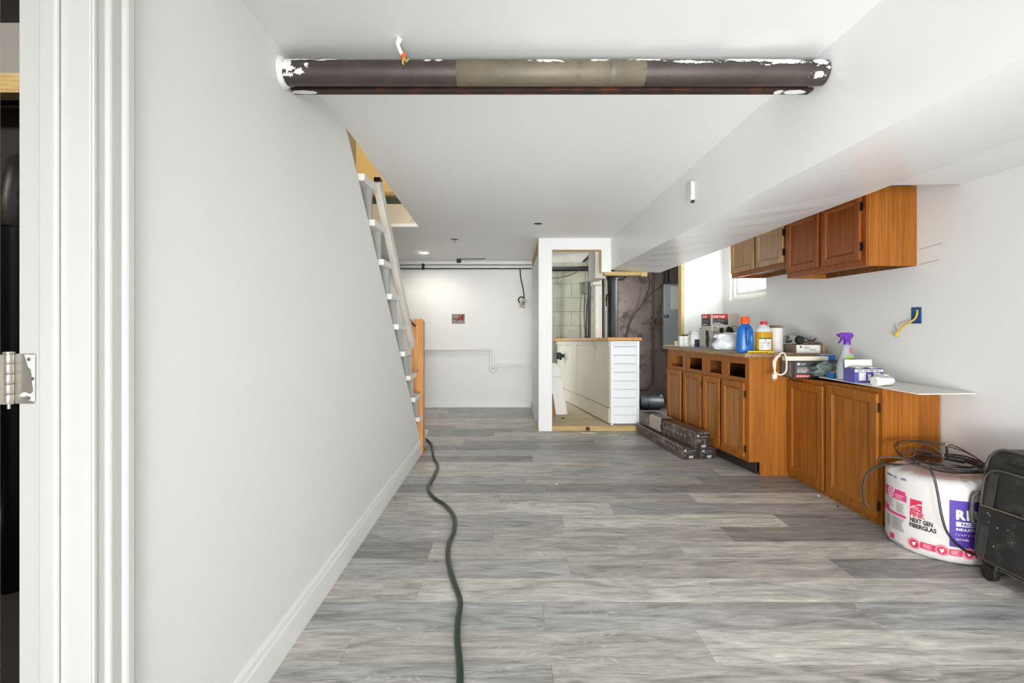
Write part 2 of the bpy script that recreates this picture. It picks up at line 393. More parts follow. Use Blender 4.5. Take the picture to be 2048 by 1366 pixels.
# floor: subfloor slab with planks laid across the room
fl = bx('floor', M['darkconc'], None, -3.2, 2.75, -5.5, 7.2, -0.12, -0.008)
tag(fl, 'grey vinyl plank floor running across the basement room', 'floor', kind='structure')
joints = {-3: [0.136], -2: [-0.55], -1: [0.13], 0: [-0.37], 1: [-0.95], 2: [-0.38], 3: [-0.08], 4: [0.30], 5: [0.61], 6: [-0.06]}
PW = 0.1772; rng = random.Random(11)
def floor_limits(y0, y1):
    ym = (y0 + y1) / 2
    if ym < 4.15: return XL + 0.0, XR
    if ym < 5.05: return -1.6, XR
    return -1.6, 0.302
for k in range(-41, 26):
    y0 = 1.926 + PW * k; y1 = y0 + PW
    if y0 > YF: break
    y1 = min(y1, YF)
    xa, xb = floor_limits(y0, y1)
    j = joints.get(k, [rng.uniform(-0.9, 0.3)])[0]
    cuts = [j + 1.22 * t for t in range(-4, 5)]
    edges = [xa] + [c for c in cuts if xa + 0.06 < c < xb - 0.06] + [xb]
    for a, b in zip(edges[:-1], edges[1:]):
        mb = MB().box(a + 0.0003, b - 0.0003, y0 + 0.0004, y1 - 0.0004, -0.008, 0.0)
        me_base = Vector(((a + b) / 2, (y0 + y1) / 2, -0.008))
        o = mb.build('plank', M['plank'], None, bevel=0.0005)
        o.location = me_base - WORLD['floor']; o.parent = fl

# ceiling with the stair opening (underside bent to follow the sag)
def ceil_strip(mb, y0, y1, xa0, xa1, xb0, xb1):
    """between x=xa..xb at y0 and y1"""
    z0, z1 = zc(y0), zc(y1); t = 0.03
    mb.hexa([(xa0, y0, z0), (xb0, y0, z0), (xb1, y1, z1), (xa1, y1, z1), (xa0, y0, z0 + t), (xb0, y0, z0 + t), (xb1, y1, z1 + t), (xa1, y1, z1 + t)])
cb = MB()
ceil_strip(cb, -5.5, 2.243, -0.86, -0.86, 2.7, 2.7)
ceil_strip(cb, 2.243, 4.43, -0.752, -0.822, 2.7, 2.7)
ceil_strip(cb, 4.43, 5.0, -1.6, -1.6, 2.7, 2.7)
ceil_strip(cb, 5.0, YF + 0.1, -1.6, -1.6, 0.968, 0.968)
ce = cb.build('ceiling', M['ceiling'], None)
tag(ce, 'white painted low drywall ceiling with stair opening', 'ceiling', kind='structure')
# joists and dark decking over the unfinished corner
dk = bx('ceiling_utility', M['darkconc'], None, 0.97, 2.75, 5.06, 7.2, 2.16, 2.2)
tag(dk, 'dark open joist ceiling over the unfinished utility corner', 'ceiling', kind='structure')
for i in range(4):
    bx('joist', M['darkconc'], dk, 1.06 + i * 0.45, 1.10 + i * 0.45, 5.06, 7.1, 2.0, 2.16)

# soffit: boxed-in duct; its underside tilts up to the right wall in front and narrows further back
sb = MB()
def so_ring(y, xe, ze, zl, zw=None):
    return [(XS, y, zc(y)), (XS, y, zl), (xe, y, ze), (xe, y, zc(y))]
rings = [(-5.5, 2.342, 1.823, 1.640), (2.529, 2.342, 1.823, 1.640)]
pr = []
for y in (-5.5, 2.529):
    pr.append([(XS, y, zc(y) + 0.01), (XS, y, 1.640), (1.984, y, 1.817), (XR - 0.001, y, 1.823), (XR - 0.001, y, zc(y) + 0.01)])
n = 5
sb.add(pr[0] + pr[1], [tuple(range(n)), tuple(range(2 * n - 1, n - 1, -1))] + [(i, n + i, n + (i + 1) % n, (i + 1) % n) for i in range(n)])
steps = 8; rr = []
for i in range(steps + 1):
    t = i / steps; y = 2.529 + (5.0 - 2.529) * t
    rr.append([(XS, y, zc(y) + 0.01), (XS, y, 1.640 + 0.014 * t), (1.984 - 0.44 * t, y, 1.817 - 0.195 * t), (1.984 - 0.44 * t, y, zc(y) + 0.01)])
vs = [p for r_ in rr for p in r_]
fs = [(0, 1, 2, 3), tuple(4 * steps + i for i in (3, 2, 1, 0))]
for i in range(steps):
    for k in range(4): fs.append((4 * i + k, 4 * i + 4 + k, 4 * i + 4 + (k + 1) % 4, 4 * i + (k + 1) % 4))
sb.add(vs, fs)
so = sb.build('ceiling_soffit', M['soffit'], None)
tag(so, 'white boxed-in duct soffit running along the right side of the ceiling', 'soffit', kind='structure')

# left wall beside the stairs: cut at 45 degrees along the stair flight
def wl_poly(x):
    return [(x, 0.872, 0), (x, 4.10, 0), (x, 4.10, 0.145), (x, 2.243, 2.002), (x, 0.872, 2.002)]
wl = MB().prism(wl_poly(XL), (-0.113, 0, 0)).build('wall_left', M['wall'], None)
tag(wl, 'white drywall beside the stairs with sloping cut edge', 'wall', kind='structure')
wb = MB(); wb.box(XL - 0.113, XL, -5.5, 0.02, 0, 2.002); wb.box(XL - 0.113, XL, 0.02, 0.872, 1.93, 2.002)
tag(wb.build('wall_left_near', M['wall'], None), 'white wall on the near side of the store room doorway', 'wall', kind='structure')
# right wall with window hole
W0, W1, WZ0, WZ1 = 4.448, 5.18, 1.350, 1.78
wr = MB()
wr.box(XR, XR + 0.012, -5.5, W0, 0, 2.03); wr.box(XR, XR + 0.012, W1, 5.33, 0, 2.03)
wr.box(XR, XR + 0.012, W0, W1, 0, WZ0); wr.box(XR, XR + 0.012, W0, W1, WZ1, 2.03)
wr_o = wr.build('wall_right', M['wall'], None)
tag(wr_o, 'white drywall on the right behind the cabinets', 'wall', kind='structure')
pm = mat('pencil_line', (120, 118, 114), 0.8)
for y0, z0, y1, z1 in ((2.64, 1.536, 2.79, 1.522), (2.66, 1.448, 2.79, 1.436)):
    MB().tube([(XR - 0.0005, y0, z0), (XR - 0.0005, y1, z1)], 0.0012, 4).build('pencil_mark', pm, wr_o)
# window reveal + window
rv = MB()
rv.box(XR + 0.012, XR + 0.20, W0 - 0.02, W0, WZ0 - 0.02, WZ1 + 0.02); rv.box(XR + 0.012, XR + 0.20, W1, W1 + 0.02, WZ0 - 0.02, WZ1 + 0.02)
rv.box(XR + 0.012, XR + 0.20, W0, W1, WZ0 - 0.02, WZ0); rv.box(XR + 0.012, XR + 0.20, W0, W1, WZ1, WZ1 + 0.02)
tag(rv.build('trim_1', M['offwhite'], None), 'white painted reveal round the little basement window', 'window reveal', kind='structure')
wn = thing('window_1', (XR + 0.07, (W0 + W1) / 2, WZ0), 'small basement window partly hidden by the far wall cabinet', 'window', kind='structure')
M['wframe'] = mat('peeling_window_frame', (226, 230, 222), 0.5, var=0.03, stain=(168, 158, 132), stain_amt=0.30, stain_scale=14)
def frame(mb, x0, x1, y0, y1, z0, z1, t):
    mb.box(x0, x1, y0, y1, z0, z0 + t); mb.box(x0, x1, y0, y1, z1 - t, z1); mb.box(x0, x1, y0, y0 + t, z0 + t, z1 - t); mb.box(x0, x1, y1 - t, y1, z0 + t, z1 - t)
mb = MB(); frame(mb, XR + 0.03, XR + 0.10, W0 + 0.001, W1 - 0.001, WZ0 + 0.001, WZ1 - 0.001, 0.035); mb.build('frame', M['wframe'], wn, 0.003)
mb = MB(); frame(mb, XR + 0.05, XR + 0.085, W0 + 0.04, W1 - 0.04, WZ0 + 0.04, WZ1 - 0.04, 0.04); sash = mb.build('sash', M['wframe'], wn, 0.003)
bx('pane', M['glass'], sash, XR + 0.064, XR + 0.069, W0 + 0.08, W1 - 0.08, WZ0 + 0.08, WZ1 - 0.08)
# white cross wall with a raw stud edge at the window corner
cw = bx('wall_cross', M['wall'], None, 1.915, XR, 5.33, 5.345, 0, 1.97)
tag(cw, 'white drywall return beside the basement window, brightly lit', 'wall', kind='structure')
bx('stud', M['rawwood'], cw, 1.880, 1.915, 5.325, 5.42, 0, 2.0, 0.002)
# far wall, baseboards
fw = MB(); fw.box(-1.6, 0.302, YF, YF + 0.10, 0, 1.80); fw.box(-1.6, 0.302, YF + 0.02, YF + 0.10, 1.80, 1.95)
fw = fw.build('wall_far', M['wall'], None)
tag(fw, 'white painted far wall with drain pipe and bare outlet hole', 'wall', kind='structure')
b2 = bx('baseboard_far', M['baseboard'], None, -1.6, 0.29, YF - 0.012, YF, 0.0, 0.072, 0.003)
tag(b2, 'white baseboard along the far wall', 'baseboard', kind='structure')
prof = [(0, 0), (0.013, 0), (0.013, 0.088), (0.009, 0.098), (0.0085, 0.112), (0.004, 0.122), (0, 0.122)]
bl = MB().prism([(XL + a, 0.957, z) for a, z in prof], (0, 4.10 - 0.957, 0)).build('baseboard_left', M['baseboard'], None)
tag(bl, 'white moulded baseboard along the left wall', 'baseboard', kind='structure')
# partition between far nook and closet
pt = MB(); pt.box(0.302, 0.315, 5.04, YF, 0.03, 1.83)
pt = pt.build('wall_partition', M['wall'], None)
tag(pt, 'narrow white partition left of the closet frame', 'wall', kind='structure')
bx('plate', M['rawwood_x'], pt, 0.300, 0.385, 5.06, YF - 0.02, 1.832, 1.915)
bx('stud', M['rawwood'], pt, 0.316, 0.40, 5.9, 5.94, 0.05, 1.84)
bx('baseboard', M['trim'], pt, 0.290, 0.3015, 5.5, YF - 0.013, 0.0, 0.085, 0.002)
bx('sill_board', M['rawwood'], pt, 0.300, 0.318, 5.06, 5.62, 0.0, 0.03)
# closet frame (column, header, short leg) in white drywall
cf = bx('wall_closet', M['wall'], None, 0.302, 0.441, 4.985, 5.03, 0.0, 1.975, 0.003)
tag(cf, 'white drywall column and header framing the closet opening', 'wall', kind='structure')
bx('header', M['wall'], cf, 0.441, 1.042, 4.985, 5.03, 1.858, 1.975)
bx('leg', M['wall'], cf, 0.948, 1.043, 4.985, 5.03, 1.628, 1.858)
bx('header_edge', M['rawwood_x'], cf, 0.441, 0.948, 4.99, 5.06, 1.848, 1.857)
bx('leg_edge', M['rawwood'], cf, 0.938, 0.9475, 4.99, 5.06, 1.63, 1.847)
# platform in the closet
pf = bx('floor_platform', M['creamfloor'], None, 0.316, 1.40, 5.035, YB, 0.0, 0.051)
tag(pf, 'raised dirty cream platform floor inside the closet', 'floor', kind='structure')
bx('sill', M['rawwood_x'], pf, 0.442, 1.42, 4.995, 5.034, 0.0, 0.050, 0.002)
# concrete back wall, right part, plus painted block wall in the closet
cw2 = bx('wall_utility', M['concrete'], None, 1.50, 2.75, YB, YB + 0.1, 0.0, 2.2)
tag(cw2, 'bare grey concrete wall in the utility corner', 'wall', kind='structure')
tag(bx('wall_utility_side', M['darkconc'], None, 2.60, 2.65, 5.42, YB, 0, 2.2), 'bare side wall of the utility corner behind the cross wall', 'wall', kind='structure')
bk = bx('wall_block', M['mortar'], None, 0.30, 1.50, YB + 0.006, YB + 0.1, 0, 2.2)
tag(bk, 'painted concrete block wall at the back of the closet', 'wall', kind='structure')
for r_ in range(10):
    z0 = 0.06 + r_ * 0.203; off = -0.2 if r_ % 2 else 0.0
    for c in range(5):
        x0 = 0.30 + off + c * 0.405; x1 = x0 + 0.402; x0 = max(x0, 0.301); x1 = min(x1, 1.499)
        if x1 - x0 < 0.04: continue
        mb = MB().box(x0, x1, YB - random.uniform(0, 0.003), YB + 0.0055, z0, z0 + 0.1995)
        mb.build('block', M['block'], bk, 0.003)
# stairwell shaft above the opening, upstairs wall
sw = bx('wall_stairwell_left', M['stairgrey'], None, -1.64, -1.6, 2.2, 6.5, 0, 4.2)
tag(sw, 'grey side wall of the stairwell', 'wall', kind='structure')
sf = bx('wall_stairwell', M['cream'], None, -1.6, -0.80, 4.432, 4.462, 1.99, 2.185)
tag(sf, 'cream board edge of the stair opening with layers of floor above', 'wall', kind='structure')
bx('board', M['teal'], sf, -1.6, -0.75, 4.50, 4.53, 2.10, 2.262)
bx('nosing', M['rawwood_x'], sf, -1.6, -0.75, 4.42, 4.55, 2.262, 2.30, 0.004)
bx('floor_edge', M['cream'], sf, -1.6, -0.80, 4.44, 4.5, 2.185, 2.19)
yw = MB(); yw.box(-1.6, -0.55, 5.1, 5.13, 2.15, 4.2); yw.box(-1.62, -0.55, 2.1, 5.13, 4.2, 4.23); yw.box(-0.60, -0.55, 2.2, 5.1, 2.1, 4.2); yw.box(-1.62, -0.55, 2.14, 2.18, 2.05, 4.2)
tag(yw.build('wall_upstairs', M['yellowwall'], None), 'yellow painted wall upstairs seen through the stair opening', 'wall', kind='structure')
# rear wall behind the camera
tag(bx('wall_rear', M['wall'], None, -0.85, 2.4, -5.56, -5.5, 0, 2.03), 'white wall behind the viewpoint', 'wall', kind='structure')
# dark store room beyond the doorway on the left
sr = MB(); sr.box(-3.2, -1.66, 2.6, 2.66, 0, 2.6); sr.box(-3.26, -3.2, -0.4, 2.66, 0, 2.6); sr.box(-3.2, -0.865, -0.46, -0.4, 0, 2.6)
tag(sr.build('wall_store', M['darkconc'], None), 'dark masonry of the store room through the doorway', 'wall', kind='structure')
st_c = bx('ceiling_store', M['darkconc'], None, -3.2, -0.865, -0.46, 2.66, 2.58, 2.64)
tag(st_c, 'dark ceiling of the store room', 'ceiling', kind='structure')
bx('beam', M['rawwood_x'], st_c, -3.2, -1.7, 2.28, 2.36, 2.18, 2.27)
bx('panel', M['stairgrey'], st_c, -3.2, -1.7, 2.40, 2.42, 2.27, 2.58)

# ------------------------------------------------------------------ doorway at the left edge
dr = thing('door_1', (-0.80, 0.86, 0), 'white door jamb and moulded casing at the left edge with an open door', 'door', kind='structure')
bx('jamb', M['trim'], dr, -0.863, -0.737, 0.858, 0.8715, 0, 1.93, 0.0015)
bx('door_stop', M['trim'], dr, -0.820, -0.787, 0.847, 0.8575, 0, 1.93, 0.0055, seg=3)
cp = [(0.8600, 0.0), (0.8600, 0.011), (0.8640, 0.0150), (0.8700, 0.0150), (0.8760, 0.0115), (0.8900, 0.0120), (0.8960, 0.0165), (0.9000, 0.0175), (0.9120, 0.0165), (0.9250, 0.0150), (0.9310, 0.0195), (0.9350, 0.0210), (0.9480, 0.0210), (0.9540, 0.0185), (0.9550, 0.0)]
MB().prism([(XL + t, y, 0) for y, t in cp], (0, 0, 2.0)).build('casing', M['trim'], dr, 0.0008)
M['doorpaint'] = mat('cream_door_paint', (222, 220, 196), 0.5, var=0.04)
bx('door_slab', M['doorpaint'], dr, -1.66, -0.899, 0.828, 0.863, 0.012, 1.92, 0.002)
hg = bx('hinge_leaf', M['steel'], dr, -0.868, -0.833, 0.8555, 0.858, 0.957, 1.045, 0.0005)
bx('hinge_leaf', M['steel'], dr, -0.925, -0.876, 0.8585, 0.862, 0.955, 1.043, 0.0005)
br = MB()
for i in range(5):
    z0 = 0.957 + i * 0.0177; br.lathe([(0.0066, z0 + 0.0004), (0.0070, z0 + 0.001), (0.0070, z0 + 0.0167), (0.0066, z0 + 0.0173)], (-0.8720, 0.850, 0), 20)
br.lathe([(0.0085, 1.0455), (0.0078, 1.0482), (0.004, 1.0492)], (-0.8720, 0.850, 0), 20); br.lathe([(0.0025, 0.949), (0.0025, 0.957)], (-0.8720, 0.850, 0), 10)
br.build('hinge_barrel', M['steel'], dr, smooth=True)
for x, z in ((-0.842, 1.035), (-0.8355, 1.001), (-0.842, 0.967)):
    s = MB().lathe([(0.0036, 0.0), (0.0034, 0.0010), (0.002, 0.0013)], (0, 0, 0), 14, axis='y'); s.v = [Vector((p.x + x, 0.8556 - p.y, p.z + z)) for p in s.v]
    sc_ = s.build('screw', M['steel'], hg, smooth=True)
    cr = MB().box(x - 0.0016, x + 0.0016, 0.8540, 0.8544, z - 0.0004, z + 0.0004); cr.box(x - 0.0004, x + 0.0004, 0.8540, 0.8544, z - 0.0016, z + 0.0016); cr.build('screw_slot', M['black'], hg)
sm = [(440, 262), (470, 340), (490, 420), (515, 500), (560, 530), (578, 640), (582, 780), (605, 880), (600, 950), (540, 985), (470, 950), (400, 960), (350, 1020), (430, 1040), (500, 1010), (505, 1090), (600, 1120), (640, 1100), (645, 270)]
MB().prism([((-1018 + x / 9.107) * 0.8553 / 975, 0.8553, 1.097 - (680 + y / 9.107 - 648) * 0.8553 / 975) for x, y in sm], (0, -0.0002, 0)).build('paint_smear', M['hinge_paint'], hg)
# things in the store room
t = thing('stove_pipe', (-2.06, 2.02, 0), 'tall glossy black pipe standing in the dark store room', 'pipe')
MB().lathe([(0.034, 0.0), (0.034, 1.50)], (-2.06, 2.02, 0), 20).build('pipe', M['duct'], t, smooth=True)
MB().lathe([(0.040, 1.50), (0.043, 1.52), (0.043, 1.60), (0.034, 1.64)], (-2.06, 2.02, 0), 20).build('collar', M['iron'], t, smooth=True)
MB().tube(spline([(-2.06, 2.02, 1.63), (-2.08, 2.06, 1.74), (-2.16, 2.18, 1.82), (-2.22, 2.50, 1.84)]), 0.036, 14).build('elbow', M['iron'], t, smooth=True)
t = thing('water_valve', (-2.10, 2.2, 0.62), 'brown valve stem sticking out beside the black pipe', 'valve')
MB().tube([(-2.2, 2.595, 0.62), (-2.2, 2.2, 0.62), (-2.12, 2.12, 0.62)], 0.014, 10).build('stem', M['conduit'], t, smooth=True)
MB().lathe([(0.03, -0.012), (0.03, 0.012)], (-2.12, 2.12, 0.62), 14, axis='y').build('handwheel', M['iron'], t, smooth=True)

# ------------------------------------------------------------------ pipe beam across the ceiling
def beam_pipe():
    t = thing('steel_pipe', (0.14, 1.615, 1.93), 'dark steel pipe with khaki middle band across the ceiling', 'pipe')
    zc_, yc_ = 1.9285, 1.615
    MB().lathe([(0.0395, XL + 0.001), (0.0395, XS - 0.001)], (0, yc_, zc_), 32, axis='x').build('pipe', M['pipegrey'], t, smooth=True)
    MB().lathe([(0.0398, -0.172), (0.0406, -0.171), (0.0406, 0.446), (0.0398, 0.447)], (0, yc_, zc_), 32, axis='x').build('band', M['pipeband'], t, smooth=True)
    MB().lathe([(0.0409, 0.333), (0.0409, 0.345)], (0, yc_, zc_), 32, axis='x').build('tape_ring', mat('grey_tape', (96, 92, 84), 0.5), t, smooth=True)
    # ragged paint splashes on the pipe: shells following the round surface
    def splash(x0, x1, a0, a1, seed, r=0.0412):
        mb = MB(); nx = max(12, int((x1 - x0) / 0.0022)); na = 20
        for i in range(nx):
            for k in range(na):
                xm = x0 + (x1 - x0) * (i + 0.5) / nx; am = a0 + (a1 - a0) * (k + 0.5) / na
                ed = min((i + 0.5) / nx, 1 - (i + 0.5) / nx) * 2 * min((k + 0.5) / na, 1 - (k + 0.5) / na) * 2
                if noise.noise(Vector((xm * 45, am * 4, seed))) * 0.55 + 0.3 * noise.noise(Vector((xm * 160, am * 14, seed))) + ed * 1.1 < 0.30: continue
                q = []
                for dx, da in ((0, 0), (1, 0), (1, 1), (0, 1)):
                    x = x0 + (x1 - x0) * (i + dx) / nx; a = a0 + (a1 - a0) * (k + da) / na
                    q.append((x, yc_ - r * math.cos(a), zc_ + r * math.sin(a)))
                mb.add(q, [(0, 1, 2, 3)])
        if mb.f: tag(mb.build('paint_splash', M['splash'], t), kind='stuff')
    for s_ in ((-0.748, -0.69, R(-60), R(80), 1), (-0.735, -0.62, R(30), R(70), 2), (-0.665, -0.645, R(-5), R(28), 3), (-0.63, -0.55, R(32), R(58), 4), (-0.54, -0.50, R(40), R(60), 5),
               (-0.70, -0.66, R(-40), R(-5), 6), (-0.28, -0.25, R(25), R(50), 7), (-0.245, -0.215, R(25), R(52), 8),
               (0.06, 0.20, R(22), R(50), 9), (0.25, 0.33, R(28), R(50), 10), (0.38, 0.52, R(28), R(60), 11), (0.50, 0.66, R(12), R(40), 12),
               (0.66, 0.90, R(20), R(70), 13), (0.80, 0.98, R(5), R(60), 14), (0.985, 1.04, R(-10), R(70), 15), (0.97, 1.035, R(-50), R(-20), 16)):
        splash(*s_)
    MB().lathe([(0.052, -0.749), (0.049, -0.742), (0.042, -0.735)], (0, yc_, zc_), 24, axis='x').build('plaster_collar', M['splash'], t, smooth=True)
beam_pipe()
ra = MB(); ra.box(XL + 0.004, XS - 0.002, 1.664, 1.70, 1.896, 1.906); ra.box(XL + 0.004, XS - 0.002, 1.694, 1.70, 1.896, 1.96)
rp = ra.build('rusty_angle_iron', M['rust'], None, 0.002)
tag(rp, 'rusty brown angle iron tucked right behind the ceiling pipe', 'angle iron')
for x, w_ in ((0.985, 0.05), (0.93, 0.02), (-0.71, 0.05)):
    sp2 = MB(); sp2.add([(x + w_ * math.cos(k * .7) * random.uniform(.7, 1.1), 1.68 + 0.018 * math.sin(k * .7) * random.uniform(.7, 1), 1.8955) for k in range(9)], [tuple(range(9))]); sp2.build('paint_splash', M['splash'], rp)

t = thing('ceiling_wire', (-0.357, 1.55, 2.002), 'white wire stub with orange wire nut hanging from the ceiling above the pipe', 'wire')
MB().tube(spline([(-0.345, 1.545, 2.001), (-0.352, 1.545, 1.985), (-0.346, 1.545, 1.965), (-0.338, 1.546, 1.952)]), [0.008] * 9 + [0.006] * 16, 8).build('sheath', M['splash'], t, smooth=True)
MB().lathe([(0.0045, 1.938), (0.0075, 1.94), (0.0075, 1.948), (0.004, 1.958)], (-0.334, 1.546, 0), 10).build('wire_nut', M['orange'], t, smooth=True)
mb = MB()
mb.tube([(-0.334, 1.546, 1.940), (-0.337, 1.546, 1.926), (-0.334, 1.546, 1.920)], 0.003, 6); mb.tube([(-0.331, 1.546, 1.940), (-0.326, 1.546, 1.928), (-0.318, 1.546, 1.938)], 0.0026, 6)
mb.build('conductor', mat('straw_wire', (208, 176, 96), 0.5), t, smooth=True)

# ------------------------------------------------------------------ stairs
t = thing('staircase', (-1.17, 3.4, 0), 'steep white wooden staircase rising towards the camera behind the sloped wall', 'staircase')
M['tread'] = mat('white_stair_paint', (232, 230, 225), 0.5, var=0.03, scale=8, bump=0.05)
for k in range(10):
    z1 = 1.856 - 0.19 * k; y0 = 2.454 + 0.19 * k; y1 = y0 + 0.238; za = z1 - 0.036
    if k == 8: poly = [(-1.585, y0), (-0.728, y0), (-0.728, 4.098), (-0.822, 4.098), (-0.822, y1), (-1.585, y1)]
    elif k == 9: poly = [(-1.585, y0), (-0.822, y0), (-0.822, 4.202), (-0.728, 4.202), (-0.728, y1), (-1.585, y1)]
    else: poly = [(-1.585, y0), (-0.728, y0), (-0.728, y1), (-1.585, y1)]
    MB().prism([(x, y, za) for x, y in poly], (0, 0, 0.036)).build('tread', M['tread'], t, 0.003)
    bx('riser', M['stairgrey'], t, -1.585, -0.822 if k == 8 else -0.742, y0 + 0.178, y0 + 0.192, max(z1 - 0.19, 0.0), za)
MB().prism([(-0.866, 4.09, 0.10), (-0.866, 4.09, 0.0), (-0.866, 4.30, 0.0), (-0.866, 4.30, 0.02), (-0.866, 2.42, 1.90), (-0.866, 2.30, 1.86)], (-0.035, 0, 0)).build('stringer', M['tread'], t)
mb = MB(); a = 0.0465; cx, cy = -0.771, 4.150
mb.hexa([(cx - a, cy - a, 0), (cx + a, cy - a, 0), (cx + a, cy + a, 0), (cx - a, cy + a, 0), (cx - a, cy - a, 1.118), (cx + a, cy - a, 1.118), (cx + a, cy + a, 1.118), (cx - a, cy + a, 1.118)])
b = a - 0.018
mb.hexa([(cx - a, cy - a, 1.118), (cx + a, cy - a, 1.118), (cx + a, cy + a, 1.118), (cx - a, cy + a, 1.118), (cx - b, cy - b, 1.14), (cx + b, cy - b, 1.14), (cx + b, cy + b, 1.14), (cx - b, cy + b, 1.14)])
np_ = thing('newel_post', (cx, cy, 0), 'orange pine newel post at the foot of the stairs', 'post')
mb.build('post', M['newel'], np_, 0.003)
MB().lathe([(0.006, -0.0005), (0.006, 0.0006)], (cx + 0.0, cy - a, 0.70), 12, axis='y').build('knot', mat('pine_knot', (112, 62, 30), 0.6), np_)
t = thing('handrail', (-0.80, 3.4, 1.5), 'long white board handrail sloping down to the newel post', 'handrail')
p0 = Vector((-0.800, 2.95, 1.965)); p1 = Vector((-0.800, 4.02, 0.925)); d = (p1 - p0).normalized(); nrm = Vector((0, -d.z, d.y)); hh, ww = 0.038, 0.021
q = [p0 + Vector((sx * ww, 0, 0)) + nrm * (sz * hh) for sx, sz in ((-1, -1), (1, -1), (1, 1), (-1, 1))]
MB().prism(q, p1 - p0).build('rail', M['offwhite'], t, 0.004)
bx('bracket', M['hingeblack'], t, -0.815, -0.776, 2.93, 2.985, 1.955, 1.985, 0.006)
MB().tube([(-0.815, 3.90, 1.075), (-0.815, 3.90, 1.125), (-0.800, 3.95, 1.115), (-0.790, 4.10, 1.080)], 0.008, 8).build('bracket', M['hingeblack'], t, smooth=True)
bx('bracket_foot', M['rust'], t, -0.812, -0.785, 3.91, 3.93, 1.105, 1.135, 0.003)

# ------------------------------------------------------------------ ceiling lights
def can(x, y, label, lit=False, wire=False):
    z = zc(y); t = thing('recessed_light', (x, y, z - 0.004), label, 'ceiling light')
    MB().lathe([(0.034, z - 0.001), (0.036, z - 0.006), (0.050, z - 0.006), (0.054, z - 0.001)], (x, y, 0), 28).build('trim_ring', M['trim'], t, smooth=True)
    MB().lathe([(0.051, z - 0.0078), (0.048, z - 0.0062)] if lit else [(0.036, z - 0.0075), (0.034, z - 0.0062)], (x, y, 0), 24).build('lens' if lit else 'opening', M['lamp'] if lit else M['black'], t)
    if wire:
        MB().tube(spline([(x, y, z - 0.008), (x + 0.004, y, z - 0.03), (x + 0.008, y, z - 0.045)], 4), 0.003, 6).build('loose_wire', M['redwire'], t)
        MB().blob((x + 0.010, y, z - 0.052), (0.007, 0.007, 0.009), 2, 0.1, sub=1).build('wire_cap', M['splash'], t)
can(-1.01, 5.80, 'small lit recessed ceiling light near the far wall', lit=True)
can(-0.56, 5.02, 'unlit ceiling light hole with a loose wire hanging down', wire=True)
can(0.254, 4.27, 'unlit round ceiling ring nearest the closet frame')
d = bpy.data.lights.new('recessed_bulb', 'SPOT'); d.energy = 15; d.color = (1, 0.92, 0.82); d.spot_size = R(165); d.spot_blend = 0.6; d.shadow_soft_size = 0.03
o = bpy.data.objects.new('recessed_bulb', d); COL.objects.link(o); o.location = (-1.01, 5.80, zc(5.8) - 0.02)

# ------------------------------------------------------------------ far wall fittings
t = thing('drain_pipe', (-0.3, YF - 0.03, 0.75), 'white plastic drain pipe stepping down along the far wall', 'pipe')
yy = YF - 0.028
MB().tube([(-1.58, yy, 0.765), (-0.275, yy, 0.765)], 0.019, 14).build('upper_run', M['pvc'], t, smooth=True)
MB().tube(spline([(-0.290, yy, 0.765), (-0.255, yy, 0.762), (-0.242, yy, 0.745), (-0.240, yy, 0.71)]), 0.025, 14).build('elbow', M['pvc'], t, smooth=True)
MB().tube([(-0.240, yy, 0.715), (-0.240, yy, 0.52)], 0.019, 14).build('drop', M['pvc'], t, smooth=True)
MB().tube(spline([(-0.240, yy, 0.53), (-0.236, yy, 0.495), (-0.208, yy, 0.478), (-0.180, yy, 0.495), (-0.168, yy, 0.53), (-0.150, yy, 0.549), (-0.11, yy, 0.55)]), 0.025, 14).build('trap', M['pvc'], t, smooth=True)
MB().tube([(-0.12, yy, 0.55), (0.289, yy, 0.55)], 0.017, 14).build('lower_run', M['pvc'], t, smooth=True)
t = thing('bare_outlet', (-0.665, YF - 0.002, 1.1), 'bare outlet hole with red wires in the far white wall', 'outlet')
bx('box', mat('galvanised_box', (134, 130, 126), 0.5, metal=0.4, var=0.3, scale=60), t, -0.752, -0.580, YF - 0.0025, YF - 0.0005, 1.100, 1.228)
mb = MB()
for i in range(4): mb.tube(spline([(-0.69 + i * 0.015, YF - 0.006, 1.13 + 0.01 * i), (-0.66 + i * 0.012, YF - 0.016, 1.17), (-0.64 + i * 0.008, YF - 0.012, 1.205), (-0.61 + i * 0.004, YF - 0.006, 1.14)], 5), 0.005, 6)
mb.build('wire', M['redwire'], t, smooth=True)
mb = MB(); mb.tube([(-0.745, YF - 0.007, 1.165), (-0.66, YF - 0.010, 1.168)], 0.004, 6); mb.build('black_wire', M['black'], t); MB().tube([(-0.60, YF - 0.01, 1.22), (-0.61, YF - 0.014, 1.15)], 0.006, 6).build('black_wire', M['black'], t)
# cables strung along the top of the far wall
t = thing('cable_run', (-0.5, YF - 0.01, 1.83), 'pair of black cables strung along the top of the far wall', 'cable')
def wav(z, y, x0, x1, s): return [(x0 + (x1 - x0) * i / 24, y, z + 0.004 * noise.noise(Vector((i * 0.7, s, 0)))) for i in range(25)]
MB().tube(wav(1.874, YF + 0.010, -1.59, 0.295, 1), 0.005, 6).build('cable', M['black'], t, smooth=True)
MB().tube(wav(1.822, YF - 0.009, -1.59, 0.295, 2), 0.008, 6).build('cable', M['black'], t, smooth=True)
bx('clip', M['black'], t, -1.145, -1.110, YF - 0.012, YF + 0.01, 1.81, 1.89)
bx('junction', M['black'], t, -0.668, -0.612, 6.20, 6.25, 1.880, 1.928, 0.006)
MB().tube([(-0.62, 6.19, 1.921), (-0.30, 6.16, 1.922)], 0.005, 6).build('spur', M['conduit'], t)
t = thing('hanging_switch', (0.20, YF - 0.03, 1.4), 'metal switch box dangling on a black cable beside the partition', 'switch box')
